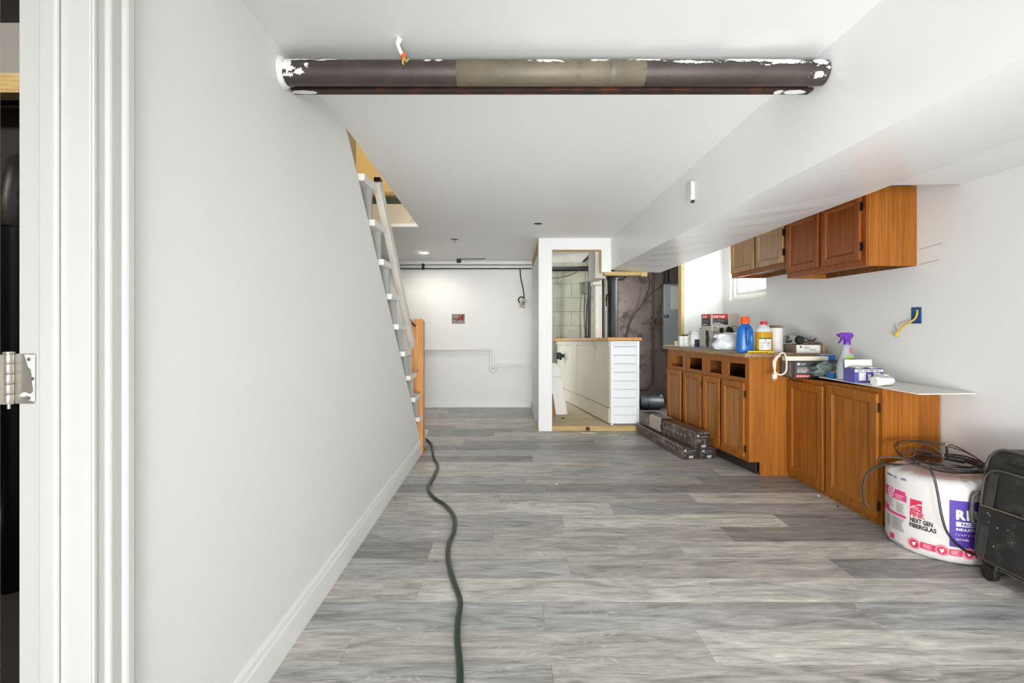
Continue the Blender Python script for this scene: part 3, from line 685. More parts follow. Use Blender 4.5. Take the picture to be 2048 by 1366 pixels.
MB().tube(spline([(0.145, YF - 0.018, 1.82), (0.155, YF - 0.02, 1.70), (0.185, YF - 0.022, 1.56), (0.20, YF - 0.03, 1.43)]), 0.008, 6).build('cable', M['black'], t, smooth=True)
MB().tube(spline([(0.20, YF - 0.03, 1.44), (0.15, YF - 0.03, 1.45), (0.125, YF - 0.03, 1.41), (0.14, YF - 0.03, 1.37)]), 0.008, 6).build('loop', M['black'], t, smooth=True)
mb = MB(); mb.M = Matrix.Translation((0.185, YF - 0.035, 1.365)) @ Matrix.Rotation(R(18), 4, 'Y'); mb.box(-0.032, 0.032, -0.025, 0.025, -0.055, 0.055); mb.build('box', mat('dull_steel_box', (150, 142, 128), 0.45, metal=0.5, var=0.2, scale=30), t, 0.004)
mb = MB(); mb.M = Matrix.Translation((0.185, YF - 0.0615, 1.365)) @ Matrix.Rotation(R(18), 4, 'Y'); mb.box(-0.012, 0.012, -0.003, 0.0, -0.03, 0.03); mb.build('toggle', M['conduit'], t)

# ------------------------------------------------------------------ soffit cover plate
t = thing('cover_plate', (XS, 2.76, 1.79), 'small white box cover on the soffit face', 'cover plate')
bx('plate', M['trim'], t, XS - 0.022, XS - 0.0005, 2.735, 2.80, 1.795, 1.90, 0.003)
bx('gap', M['black'], t, XS - 0.012, XS - 0.0005, 2.74, 2.765, 1.783, 1.795)

# ------------------------------------------------------------------ green hose on the floor
t = thing('garden_hose', (-0.2, 2.4, 0), 'dark green garden hose snaking along the plank floor', 'hose')
HR = 0.0115
hp = [(-0.95, 4.74), (-0.88, 4.72), (-0.813, 4.654), (-0.697, 4.39), (-0.619, 4.001), (-0.544, 3.726), (-0.536, 3.464), (-0.537, 3.237), (-0.472, 3.054), (-0.382, 2.922), (-0.309, 2.745), (-0.289, 2.563), (-0.297, 2.404), (-0.28, 2.245), (-0.238, 2.073), (-0.192, 1.912), (-0.187, 1.786), (-0.177, 1.675), (-0.161, 1.578), (-0.148, 1.474), (-0.14, 1.3), (-0.15, 0.9), (-0.2, 0.3)]
MB().tube(spline([(x, y, HR) for x, y in hp], 10), HR, 12).build('hose', M['hose'], t, smooth=True)

# ------------------------------------------------------------------ closet: old bar counter
bc = t = thing('bar_counter', (1.05, 6.0, 0.051), 'old cream bar cabinet with boarded side and white vinyl siding end', 'cabinet')
def fx(y): return 1.057 - 0.1757 * (y - 5.05)
Z0 = 0.051
def sl(z, y): return z - .036 * (y - 5.06) * min(1, z / .9)      # the old bar sags towards its back
def side_slab(name, m, a, b, off, za, zb, bev=.002, off0=0.0):
    MB().hexa([(fx(a) - off, a, sl(za, a)), (fx(a) - off0, a, sl(za, a)), (fx(b) - off0, b, sl(za, b)), (fx(b) - off, b, sl(za, b)), (fx(a) - off, a, sl(zb, a)), (fx(a) - off0, a, sl(zb, a)), (fx(b) - off0, b, sl(zb, b)), (fx(b) - off, b, sl(zb, b))]).build(name, m, t, bev)
cz = lambda y: sl(.923, y)
MB().hexa([(fx(5.062), 5.062, Z0), (1.341, 5.062, Z0), (1.341, 7.06, Z0), (fx(7.06), 7.06, Z0), (fx(5.062), 5.062, cz(5.062)), (1.341, 5.062, cz(5.062)), (1.341, 7.06, cz(7.06)), (fx(7.06), 7.06, cz(7.06))]).build('carcass', mat('shadowed_carcass_wood', (92, 80, 62), .8, var=.1), t)  # darkened so the seams between the boards read as shadow gaps
for a, b, off in ((5.062, 5.250, .013), (5.262, 6.142, .011), (6.160, 6.402, .022), (6.425, 7.05, .009)):
    side_slab('board', M['cream'], a, b, off, .226, .880)
side_slab('kick_board', M['cream'], 5.062, 7.05, .022, Z0 + .014, .221)
side_slab('top_rail', M['cream'], 5.055, 7.05, .022, .866, .923)
# siding end with clapboard slats
bx('end_panel', mat('shadow_line_backing', (120, 122, 124), .7), t, 1.058, 1.341, 5.052, 5.062, Z0 + .002, .921)  # grey put behind the slats to stand in for their shadow lines
for i in range(10):
    z0 = 0.068 + i * 0.0885; z1 = min(z0 + 0.0835, 0.900)
    if z1 - z0 < 0.02: continue
    MB().prism([(1.075, 5.052, z0), (1.075, 5.036, z0), (1.075, 5.034, z0 + 0.004), (1.075, 5.0505, z1), (1.075, 5.052, z1)], (1.318 - 1.075, 0, 0)).build('slat', M['siding'], t)
bx('corner_trim', M['siding'], t, 1.050, 1.075, 5.032, 5.052, Z0 + .002, .921, .002)
bx('corner_trim', M['siding'], t, 1.318, 1.346, 5.032, 5.052, Z0 + .002, .921, .002)
bx('head_trim', M['siding'], t, 1.075, 1.318, 5.034, 5.052, .902, .921, .002)
q = [(fx(5.02) - .045, 5.015), (1.368, 5.015), (1.368, 7.06), (fx(7.06) - .06, 7.06)]
tp = MB().hexa([(x, y, sl(.9245, y)) for x, y in q] + [(x, y, sl(.957, y)) for x, y in q]).build('wooden_countertop', M['butcher'], None, .003)
tag(tp, 'orange wooden slab top lying on the old bar cabinet', 'countertop')
v = MB(); v.lathe([(0.045, -0.10), (0.048, -0.05), (0.026, -0.05), (0.026, -0.001)], (fx(6.70) - 0.012, 6.70, 0.66), 16, axis='x'); vb = v.build('valve', M['iron'], bc, smooth=True)
v = MB(); v.tube([(fx(6.7) - .07, 6.70, 0.66), (fx(6.7) - .07, 6.62, 0.69), (fx(6.7) - .07, 6.60, 0.61)], .018, 8); v.build('handle', M['iron'], vb, smooth=True)
# leaning panels: feet out on the platform, tops against the partition
def leaning(xb, xt, zt, y0, y1, th, m, name, label):
    dx = xb - xt; L_ = math.hypot(dx, zt - Z0); nx = (zt - Z0) / L_ * th; nz = dx / L_ * th
    MBo = MB().prism([(xb, y0, Z0 + .001), (xt, y0, zt), (xt - nx, y0, zt - nz), (xb - nx, y0, Z0 + .001)], (0, y1 - y0, 0))
    o = MBo.build(name, m, None, .0015); return tag(o, label, 'panel')
M['panelwhite'] = mat('white_hardboard', (232, 229, 222), 0.5, var=0.03, stain=(205, 196, 178), stain_amt=0.33, stain_scale=6)
M['panelbrown'] = mat('brown_hardboard', (150, 116, 76), 0.7, var=0.12)
def lean2(corners, th, m, name, label):
    c = [Vector(q) for q in corners]; nrm = (c[1] - c[0]).cross(c[3] - c[0]).normalized()
    if nrm.y > 0: nrm = -nrm
    o = MB().prism(c, nrm * -th).build(name, m, None, .0015); return tag(o, label, 'panel')
Zp = Z0 + .002
lean2([(.40, 5.62, Zp), (.664, 5.62, Zp), (.612, 5.66, .46), (.590, 5.662, .475), (.545, 5.665, .485), (.38, 5.665, .49)], .014, M['panelwhite'], 'wall_panel', 'white panel leaning in the closet, shorter and frontmost of the row')
lean2([(.40, 5.66, Zp), (.676, 5.66, Zp), (.600, 5.72, .565), (.585, 5.725, .60), (.535, 5.73, .625), (.38, 5.73, .635)], .016, M['panelwhite'], 'wall_panel', 'tall white panel leaning directly behind the short front panel')
lean2([(.40, 5.70, Zp), (.684, 5.70, Zp), (.612, 5.765, .575), (.595, 5.77, .61), (.545, 5.775, .635), (.38, 5.775, .645)], .016, M['panelwhite'], 'wall_panel', 'white panel with its far edge showing, rearmost of the leaning row')
lean2([(.46, 5.50, Zp), (.535, 5.50, Zp), (.500, 5.56, .30), (.44, 5.56, .34)], .010, M['panelbrown'], 'wood_offcut', 'brown board leaning in the closet right of the other brown board')
lean2([(.40, 5.44, Zp), (.495, 5.44, Zp), (.470, 5.49, .36), (.40, 5.49, .38)], .010, M['panelbrown'], 'wood_offcut', 'brown board leaning in the closet nearest the white column')
o = MB().add([(0.60 + .03 * math.cos(k) * random.uniform(.6, 1.2), 5.40 + .035 * math.sin(k) * random.uniform(.6, 1.2), .052) for k in range(6)] + [(0.60, 5.40, .062)], [(i, (i + 1) % 6, 6) for i in range(6)] + [tuple(range(5, -1, -1))]).build('debris', mat('brown_debris', (88, 66, 54), 0.9), None)
tag(o, 'small dark scrap lying on the cream closet floor', 'scrap')
pts = [(0.80 + (.055 + .02 * math.sin(3 * k)) * math.cos(k * .63) * 1.2, 4.90 + .030 * math.sin(k * .63) * random.uniform(.8, 1.2)) for k in range(10)]
o = MB().prism([(x, y, 0.001) for x, y in pts], (0, 0, .007)).build('plaster_chip', mat('cream_plaster', (226, 214, 184), 0.8, var=.05), None, .002)
tag(o, 'cream plaster chip lying on the planks before the closet sill', 'scrap')
o = bx('knot_block', mat('dark_knot', (96, 58, 44), 0.8, var=.2), None, 0.785, 0.825, 4.975, 4.9935, 0.008, 0.044, .006); tag(o, 'reddish brown lump on the front of the closet sill', 'scrap')
# white boxed post inside the closet
M['postpaint'] = mat('shaded_white_post', (196, 190, 181), .6, var=.05, scale=6)  # off-white darkened: the post's shade is put into its colour
t = thing('boxed_post', (1.07, 5.95, 0.051), 'white boxed post standing behind the bar top', 'post')
bx('shaft', M['postpaint'], t, 1.045, 1.125, 5.90, 5.98, sl(.957, 5.9) + .0005, 1.56, .003)
bx('head', M['postpaint'], t, 0.945, 1.060, 5.35, 5.80, 1.60, 2.0, .003)
bx('shelf', M['postpaint'], t, 1.00, 1.10, 5.80, 5.98, 1.56, 1.62, .003)
t = thing('riser_pipe', (1.06, 6.65, 0.96), 'thin black riser pipe with wires left of the white boxed post', 'pipe')
MB().tube([(1.11, 6.75, .90), (1.115, 6.75, 1.55), (1.14, 6.75, 2.1)], .022, 10).build('pipe', M['iron'], t, smooth=True)
MB().tube(spline([(1.06, 6.7, .90), (1.07, 6.7, 1.3), (1.10, 6.70, 1.6), (1.09, 6.70, 1.9)]), .012, 6).build('wire', M['black'], t, smooth=True)
bx('bracket', M['iron'], t, 1.05, 1.12, 6.70, 6.78, 0.902, .94, .004)
t = thing('fuse_box', (1.02, 7.0, 1.5), 'grey green electrical box on the block wall', 'electrical box')
bx('box', mat('greygreen_box', (84, 88, 78), 0.6, var=.05), t, 1.085, 1.145, 7.03, 7.094, 1.53, 1.71, .004)
MB().tube(spline([(1.10, 7.05, 1.53), (1.085, 7.04, 1.3), (1.10, 7.03, .92)]), .007, 6).build('cable', M['black'], t)
t = thing('overhead_pipe', (0.8, 7.0, 1.9), 'black pipe with cables along the top of the block wall', 'pipe')
MB().tube([(0.32, 7.058, 1.892), (1.0, 7.058, 1.895), (1.2, 7.058, 1.90)], .034, 10).build('pipe', M['iron'], t, smooth=True)
MB().tube(spline([(0.34, 6.98, 1.79), (0.6, 7.0, 1.755), (0.85, 7.0, 1.79), (1.0, 6.98, 1.86)]), .008, 6).build('cable', M['conduit'], t, smooth=True)
# black cast iron stack
t = thing('soil_stack', (1.165, 5.62, 0.96), 'thick black cast iron waste stack rising from the bar top', 'pipe')
MB().lathe([(.062, sl(.957, 5.55) + .0005), (.062, 1.60), (.066, 1.60), (.070, 1.61), (.070, 1.62), (.066, 1.63), (.080, 1.64), (.080, 1.69), (.074, 1.70), (.074, 1.715), (.082, 1.72), (.082, 1.735), (.062, 1.74), (.062, 2.10)], (1.195, 5.62, 0), 26).build('stack', M['iron'], t, smooth=True)
MB().lathe([(.018, sl(.957, 5.55) + .0005), (.018, 2.0)], (1.082, 5.58, 0), 12).build('vent_pipe', M['iron'], t, smooth=True)
MB().lathe([(.017, 1.30), (.017, 1.36), (.021, 1.36), (.021, 1.40), (.012, 1.44)], (1.128, 5.60, 0), 12).build('brass_valve', M['brass'], t, smooth=True)
# raw blocking under the soffit end
t = thing('wood_blocking', (1.2, 5.06, 1.6), 'pale raw lumber blocking under the far end of the soffit', 'lumber')
bx('stud', M['rawwood_x'], t, 0.985, 1.385, 5.035, 5.12, 1.60, 1.640, .002)
bx('stud_block', M['rawwood_x'], t, 1.36, 1.425, 5.015, 5.034, 1.585, 1.650, .002)
# utility corner: conduit, cables, electric panel
t = thing('wall_conduit', (2.09, 7.07, 0.2), 'brown metal conduit running down the concrete wall and bending left', 'conduit')
MB().tube(spline([(2.093, 7.062, 2.10), (2.093, 7.062, 1.5), (2.093, 7.062, .9), (2.093, 7.062, .36), (2.08, 7.062, .24), (2.02, 7.062, .17), (1.90, 7.062, .150), (1.56, 7.062, .15)]), .014, 10).build('tube', M['conduit'], t, smooth=True)
MB().tube([(2.10, 7.08, .70), (2.10, 7.045, .70)], .018, 8).build('strap', M['conduit'], t)
t = thing('black_cable', (1.85, 6.9, 1.3), 'black cable hanging in a loose curve across the concrete wall', 'cable')
MB().tube(spline([(1.96, 6.88, 1.80), (1.99, 6.90, 1.64), (1.92, 6.98, 1.40), (1.80, 7.04, 1.22), (1.74, 7.07, 1.06), (1.69, 7.08, .84)]), .007, 8).build('cable', M['black'], t, smooth=True)
t = thing('grey_cable', (2.2, 7.0, 1.2), 'thin pale cable dangling beside the electric panel', 'cable')
MB().tube(spline([(2.16, 6.93, 1.98), (2.19, 6.93, 1.7), (2.185, 6.96, 1.45), (2.16, 7.005, 1.22), (2.10, 7.02, 1.08), (2.03, 7.06, 1.00)]), .0045, 6).build('cable', M['conduit'], t, smooth=True)
t = thing('loop_cable', (1.5, 7.0, 1.7), 'black cable loop sagging near the waste stack', 'cable')
MB().tube(spline([(1.44, 7.0, 1.85), (1.50, 7.0, 1.76), (1.60, 7.0, 1.73), (1.68, 7.0, 1.78), (1.72, 7.0, 1.85)]), .012, 6).build('cable', M['black'], t, smooth=True)
t = thing('slanting_cable', (2.1, 7.05, 1.5), 'dark cable slanting beside the brown conduit', 'cable')
MB().tube(spline([(2.28, 7.06, 1.72), (2.18, 7.06, 1.62), (2.06, 7.07, 1.54), (1.98, 7.08, 1.42)]), .008, 6).build('cable', M['conduit'], t, smooth=True)
o = bx('wood_bracket', mat('brown_wood_block', (92, 62, 44), .8, var=.2), None, 2.115, 2.202, 7.03, 7.098, 1.10, 1.17, .004); tag(o, 'brown wooden block fixed to the concrete beside the panel', 'bracket')
t = thing('electric_panel', (2.40, 7.05, 0.78), 'tall grey electric panel cover with paper chart and black latch', 'electric panel')
bx('cover', M['panelgrey'], t, 2.205, 2.595, 6.955, 6.975, .775, 1.665, .004)
bx('box', M['panelgrey'], t, 2.225, 2.58, 6.976, 7.098, .795, 1.645)
bx('door', M['panelgrey'], t, 2.235, 2.57, 6.949, 6.9545, .86, 1.60, .002)
lt = bx('latch', M['black'], t, 2.210, 2.275, 6.940, 6.9485, 1.185, 1.225, .003)
fn = plane_map((0, 6.9395, 0), (1, 0, 0), (0, 0, 1)); put_disc(MB(), fn, 2.232, 1.205, .009, .0005).build('latch_button', M['steel'], lt)
MB().prism([(2.305, 6.9485, 1.31), (2.56, 6.9485, 1.31), (2.56, 6.9485, 1.63), (2.305, 6.9485, 1.635)], (0, -.001, 0)).build('paper_chart', M['paper'], t)
mb = MB(); fn = plane_map((0, 6.9473, 0), (1, 0, 0), (0, 0, 1))
for i in range(12): put_patch(mb, fn, 2.325, 2.42 + .1 * random.random(), 1.335 + i * .023, 1.339 + i * .023, .0003)
mb.build('printed_lines', mat('grey_print', (150, 150, 150), .8), t)
# pipes under the dark decking in the corner
t = thing('overhead_pipes', (2.2, 6.3, 1.9), 'cluster of black pipes under the dark joists above the panel', 'pipe')
MB().tube([(2.02, 6.55, 1.985), (2.02, 6.55, 1.93), (2.58, 6.55, 1.90)], .045, 10).build('pipe', M['iron'], t, smooth=True)
MB().tube([(2.20, 6.8, 1.99), (2.20, 6.8, 1.67)], .035, 10).build('pipe', M['iron'], t, smooth=True)
MB().tube(spline([(2.3, 6.0, 1.96), (2.1, 6.2, 1.95), (2.3, 6.5, 1.85), (2.5, 6.7, 1.8)]), .03, 10).build('hose', M['black'], t, smooth=True)
# grey canister on the floor of the corner
t = thing('plastic_canister', (1.83, 6.3, 0), 'grey plastic canister with black strap lying on the dark floor', 'canister')
mb = MB(); mb.lathe([(.04, -.17), (.075, -.15), (.088, -.09), (.088, .09), (.078, .14), (.04, .16)], (1.84, 6.30, .088), 20, axis='x'); mb.build('body', mat('grey_blue_plastic', (40, 44, 46), .5, var=.1), t, smooth=True)
mb = MB(); mb.lathe([(.0895, -.065), (.093, -.062), (.093, -.035), (.0895, -.032)], (1.84, 6.30, .088), 20, axis='x'); mb.build('strap', M['black'], t, smooth=True)
mb = MB(); mb.blob((1.95, 6.30, .14), (.06, .05, .06), 3, .2, sub=2); mb.build('nozzle', M['black'], t, smooth=True)
t = thing('black_bag', (1.67, 6.4, 0), 'flattened black plastic bag beside the grey canister', 'bag')
MB().blob((1.53, 6.36, .03), (.10, .10, .05), 8, .4, 3, 3, flat=.001).build('bag', M['black'], t, smooth=True)
t = thing('dark_rags', (2.10, 6.25, 0), 'dark crumpled rags right of the grey canister', 'rags')
MB().blob((2.19, 6.3, .04), (.11, .12, .06), 12, .4, 3, 3, flat=.001).build('cloth', M['dark'], t, smooth=True)

# ------------------------------------------------------------------ cabinets
def door(parent, fn_M, u0, u1, v0, v1, frame_m, panel_m, hinge_u=None, hinge_vs=(), hinge_m=None, th=.018, rail=.048, top_arch=False):
    """frame-and-panel door in the face plane: u along the face, v up, w out"""
    mb = MB(); mb.M = fn_M
    a, b = rail, th
    mb.box(u0, u0 + a, v0, v1, .0005, b); mb.box(u1 - a, u1, v0, v1, .0005, b)
    mb.box(u0 + a, u1 - a, v0, v0 + a, .0005, b); mb.box(u0 + a, u1 - a, v1 - a, v1, .0005, b)
    d = mb.build('door', frame_m, parent, .004, seg=2)
    q = MB(); q.M = fn_M
    l = .010     # sloping inner moulding
    x0, x1, y0, y1 = u0 + a, u1 - a, v0 + a, v1 - a
    o_ = [(x0, y0), (x1, y0), (x1, y1), (x0, y1)]; i_ = [(x0 + l, y0 + l), (x1 - l, y0 + l), (x1 - l, y1 - l), (x0 + l, y1 - l)]
    q.add([(x, y, b - .004) for x, y in o_] + [(x, y, b - .011) for x, y in i_] + [(x, y, .001) for x, y in o_], [(i, (i + 1) % 4, 4 + (i + 1) % 4, 4 + i) for i in range(4)] + [(6 + 2, 6 + 3, 6 + 4, 6 + 5)])
    q.build('moulding', frame_m, d)
    p = MB(); p.M = fn_M; p.box(x0 + l * .8, x1 - l * .8, y0 + l * .8, y1 - l * .8, .001, b - .0112); p.build('door_panel', panel_m, d)
    for hv in hinge_vs:
        h = MB(); h.M = fn_M
        s = 1 if hinge_u > (u0 + u1) / 2 else -1
        h.box(hinge_u - .003, hinge_u + .009, hv - .024, hv + .024, .0006, .010) if s > 0 else h.box(hinge_u - .009, hinge_u + .003, hv - .024, hv + .024, .0006, .010)
        h.lathe([(.0035, -.028), (.0035, .028)], (0, 0, 0), 8)
        # knuckle upright along v
        nv = len(h.v); k = 16
        for i in range(k):
            pz = h.v[nv - k + i]
            loc = fn_M.inverted() @ pz
            h.v[nv - k + i] = fn_M @ Vector((loc.x + hinge_u, loc.z + hv, loc.y + .0125))
        h.build('hinge', hinge_m, d)
    return d
def face_matrix(A, B):
    """local u from A to B along the face, v = up, w = outward (left of A->B, towards the room)"""
    A = Vector((A[0], A[1], 0)); B = Vector((B[0], B[1], 0)); u = (B - A).normalized(); v = Vector((0, 0, 1)); wv = Vector((-u.y, u.x, 0))
    m = Matrix.Identity(4)
    for i in range(3): m[i][0] = u[i]; m[i][1] = v[i]; m[i][2] = wv[i]; m[i][3] = A[i]
    return m, (B - A).length

# tall base cabinet (angled front) : A near corner, B far corner
A, Bp = (1.733, 3.52), (1.551, 4.77)
FM, FL = face_matrix(A, Bp)
t = thing('base_cabinet', (1.95, 4.1, 0), 'honey oak base cabinet with four doors and four empty drawer openings', 'cabinet')
zt, zb = .852, .098
back = 2.335
mb = MB()   # near end panel with the toe notch
mb.prism([(A[0] + .002, A[1], zb), (A[0] + .002, A[1], zt), (back, A[1], zt), (back, A[1], 0), (A[0] + .080, A[1], 0), (A[0] + .080, A[1], zb)], (0, .016, 0)); mb.build('end_panel', M['oak_end'], t, .001)
mb = MB(); mb.prism([(Bp[0] + .002, Bp[1] - .016, zb), (back, Bp[1] - .016, zb), (back, Bp[1], zb), (Bp[0] + .002, Bp[1], zb)], (0, 0, zt - zb)); mb.build('end_panel', M['oak_end'], t)
mb = MB(); mb.prism([(A[0] + .02, A[1] + .017, zb), (Bp[0] + .02, Bp[1] - .017, zb), (back, Bp[1] - .017, zb), (back, A[1] + .017, zb)], (0, 0, .016)); mb.build('floor_board', M['oak_in'], t)
mb = MB(); mb.prism([(back - .012, A[1] + .017, zb + .017), (back, A[1] + .017, zb + .017), (back, Bp[1] - .017, zb + .017), (back - .012, Bp[1] - .017, zb + .017)], (0, 0, zt - zb - .018)); mb.build('back_board', M['oak_in'], t)
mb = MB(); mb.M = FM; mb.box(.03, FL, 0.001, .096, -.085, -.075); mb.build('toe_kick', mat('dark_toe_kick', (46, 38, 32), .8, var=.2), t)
for u in (.60,):
    mb = MB(); mb.M = FM; mb.box(u, u + .016, zb + .017, zt - .001, -.50, -.021); mb.build('divider', M['oak_in'], t)
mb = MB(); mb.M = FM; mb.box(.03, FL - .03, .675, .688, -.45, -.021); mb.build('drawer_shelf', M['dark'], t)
# face frame
mb = MB(); mb.M = FM; w = .019
def fr(u0, u1, v0, v1): mb.box(u0, u1, v0, v1, -w, 0)
st = [(.0, .045), (.263, .345), (.538, .635), (.865, .965), (FL - .062, FL)]
for a, b in st: fr(a, b, zb, zt)
for (a, b), (c, d) in zip(st[:-1], st[1:]):
    fr(b, c, .803, zt); fr(b, c, .650, .700); fr(b, c, zb, .140)
mb.build('face_frame', M['oak'], t)
for u0, u1, hu in ((.042, .322, .042), (.355, .600, None), (.632, .928, .632), (.975, FL - .020, None)):
    door(t, FM, u0, u1, .124, .668, M['oak'], M['oak_base_panel'], hu, (.585, .185) if hu is not None else (), M['brass'])
# countertop with worn wooden nosing
ct = MB(); ov = .030
N_ = Vector((FM[0][2], FM[1][2], 0))
a_ = Vector((A[0], A[1], 0)) + N_ * ov; b_ = Vector((Bp[0], Bp[1], 0)) + N_ * ov
u_ = Vector((FM[0][0], FM[1][0], 0))
b2_ = b_ + u_ * .05
poly = [(a_.x, A[1] - .004), (b2_.x, b2_.y), (2.338, b2_.y + .02), (2.338, A[1] - .012), (A[0] + .01, A[1] - .012)]
ctop = thing('countertop', (1.95, 4.1, .853), 'worn wooden countertop on the four-door base cabinet', 'countertop')
MB().prism([(x, y, .8535) for x, y in poly], (0, 0, .0305)).build('slab', M['oak_edge'], ctop, .007, seg=2)
M['laminate'] = mat('worn_grey_laminate', (196, 190, 180), .4, var=.06, scale=9, stain=(150, 132, 108), stain_amt=.36, stain_scale=7)
sh = [(a_.x + .022, A[1] + .014), (b2_.x + .02, b2_.y - .02), (2.33, b2_.y), (2.33, A[1] + .012)]
MB().prism([(x, y, .8842) for x, y in sh], (0, 0, .0012)).build('laminate', M['laminate'], ctop)
CT = .8856

# low cabinet: top drops a little towards its far end
t = thing('low_cabinet', (2.18, 3.05, 0), 'low two-door honey oak cabinet nearest the insulation roll', 'cabinet')
xf = 2.022; y0, y1 = 2.640, 3.512; zn, zf = .745, .716
def ztop(y): return zn + (zf - zn) * (y - y0) / (y1 - y0)
LM, LL = face_matrix((xf, y0), (xf, y1))
MB().prism([(xf + .019, y0, .001), (back, y0, .001), (back, y0, zn), (xf + .019, y0, zn)], (0, .016, 0)).build('end_panel', M['oak_end'], t, .0008)
MB().prism([(xf + .019, y1 - .016, .001), (back, y1 - .016, .001), (back, y1 - .016, zf), (xf + .019, y1 - .016, zf)], (0, .016, 0)).build('end_panel', M['oak_end'], t)
MB().hexa([(xf + .02, y0 + .017, zn - .018), (back, y0 + .017, zn - .018), (back, y1 - .017, zf - .018), (xf + .02, y1 - .017, zf - .018), (xf + .02, y0 + .017, zn - .002), (back, y0 + .017, zn - .002), (back, y1 - .017, zf - .002), (xf + .02, y1 - .017, zf - .002)]).build('top_board', M['oak_in'], t)
mb = MB()
def ff(u0, u1, va, vb):
    mb.hexa([(xf, y0 + u0, va[0]), (xf + .0188, y0 + u0, va[0]), (xf + .0188, y0 + u1, va[1]), (xf, y0 + u1, va[1]), (xf, y0 + u0, vb[0]), (xf + .0188, y0 + u0, vb[0]), (xf + .0188, y0 + u1, vb[1]), (xf, y0 + u1, vb[1])])
Z = lambda u: ztop(y0 + u)
for a, b in ((0, .042), (.425, .485), (LL - .03, LL)): ff(a, b, (.001, .001), (Z(a), Z(b)))
for a, b in ((.042, .425), (.485, LL - .03)): ff(a, b, (Z(a) - .045, Z(b) - .045), (Z(a), Z(b))); ff(a, b, (.001, .001), (.05, .05))
mb.build('face_frame', M['oak'], t)
door(t, LM, .020, .445, .030, .716, M['oak'], M['oak_panel'], .020, (.640, .105), M['brass'], rail=.055)
door(t, LM, .480, LL - .002, .028, .698, M['oak'], M['oak_panel'], LL - .004, (.60, .11), M['brass'], rail=.055)

# upper wall cabinets
def upper(name, label, yn, yf, z0, z1, dm, fm, pm_, em, hin):
    t = thing(name, (2.2, (yn + yf) / 2, z0), label, 'wall cabinet')
    xu = 2.050; UM, UL = face_matrix((xu, yn), (xu, yf))
    bx('end_panel', em, t, xu + .019, 2.342, yn, yn + .014, z0, z1, .0008)
    bx('end_panel', em, t, xu + .019, 2.342, yf - .014, yf, z0, z1)
    bx('bottom_board', M['oak_in'], t, xu + .019, 2.342, yn + .0145, yf - .0145, z0 + .030, z0 + .042)
    bx('top_board', M['oak_in'], t, xu + .019, 2.342, yn + .0145, yf - .0145, z1 - .02, z1 - .004)
    bx('back_rail', M['oak_in'], t, 2.325, 2.342, yn + .0145, yf - .0145, z0, z0 + .0295)
    mb = MB(); mb.M = UM
    sts = [(0, .036), (UL / 2 - .03, UL / 2 + .03), (UL - .036, UL)]
    for a, b in sts: mb.box(a, b, z0, z1, -.0188, 0)
    for (a, b), (c, d) in zip(sts[:-1], sts[1:]): mb.box(b, c, z0, z0 + .055, -.0188, 0); mb.box(b, c, z1 - .05, z1, -.0188, 0)
    mb.build('face_frame', fm, t)
    for (u0, u1), hu in zip(((.030, UL / 2 - .018), (UL / 2 + .018, UL - .012)), hin):
        door(t, UM, u0, u1, z0 + .038, z1 - .034, dm, pm_, hu(u0, u1) if hu else None, (z1 - .11, z0 + .115) if hu else (), M['hingeblack'], rail=.045)
    return t
near_h = lambda a, b: a
far_h = lambda a, b: b
upper('wall_cabinet', 'reddish oak wall cabinet under the soffit, the nearer one', 2.800, 3.592, 1.431, 1.889, M['oak_dark'], M['oak_dark'], M['oak_dark'], M['oak_end'], (near_h, None))
upper('wall_cabinet', 'glossy oak wall cabinet with painted-in window sheen, hung partly across the window, the farther one', 3.600, 4.485, 1.517, 1.889, M['oak_sheen'], M['oak_dark'], M['oak_sheen'], M['oak_dark'], (near_h, None))

# ------------------------------------------------------------------ clutter on the tall counter
def cyl_map(cx, cy, r, sy=1.0):
    """u = angle in radians (as seen from above, counter-clockwise), v = height"""
    return lambda u, v, h=0.0: Vector((cx + (r + h) * math.cos(u), cy + (r * sy + h) * math.sin(u), v))
P_white = mat('print_white', (240, 240, 238), .5); P_black = mat('print_black', (32, 31, 32), .5); P_red = mat('print_red', (206, 38, 44), .5)
P_grey = mat('print_grey', (120, 120, 120), .6); P_pink = mat('print_pink', (218, 66, 128), .5); P_purple = mat('print_purple', (84, 52, 158), .5)
P_redpink = mat('print_crimson', (214, 48, 84), .5); P_navy = mat('print_navy', (84, 88, 150), .5); P_gold = mat('print_gold', (176, 148, 84), .5)
P_green = mat('print_green', (44, 78, 52), .5); P_blue = mat('print_blue', (36, 104, 178), .45); P_lime = mat('print_lime', (140, 180, 60), .5)
M['carton'] = mat('white_carton', (232, 230, 224), .6, var=.02, scale=10)
M['cardboard'] = mat('brown_cardboard', (168, 138, 100), .75, var=.06)

o = bx('paint_stick', mat('bare_stick', (196, 172, 120), .7, var=.06), None, 1.50, 1.60, 4.70, 4.725, CT, CT + .006, .001); tag(o, 'thin bare wooden stick on the far corner of the counter', 'stick')
t = thing('small_carton', (1.59, 4.60, CT), 'tiny tan carton at the far left of the counter row', 'box')
bx('carton', mat('tan_carton', (196, 168, 132), .7), t, 1.565, 1.59, 4.60, 4.63, CT, CT + .045, .002); bx('flap', M['carton'], t, 1.566, 1.589, 4.601, 4.629, CT + .0452, CT + .048)
t = thing('narrow_carton', (1.61, 4.55, CT), 'narrow white carton standing second from the left on the counter', 'box')
bx('carton', M['carton'], t, 1.588, 1.622, 4.53, 4.58, CT, CT + .098, .002); mb = MB(); fn = plane_map((0, 4.5298, 0), (1, 0, 0), (0, 0, 1))
for i in range(5): put_patch(mb, fn, 1.594, 1.615, CT + .02 + i * .014, CT + .023 + i * .014)
mb.build('printed_lines', P_grey, t)
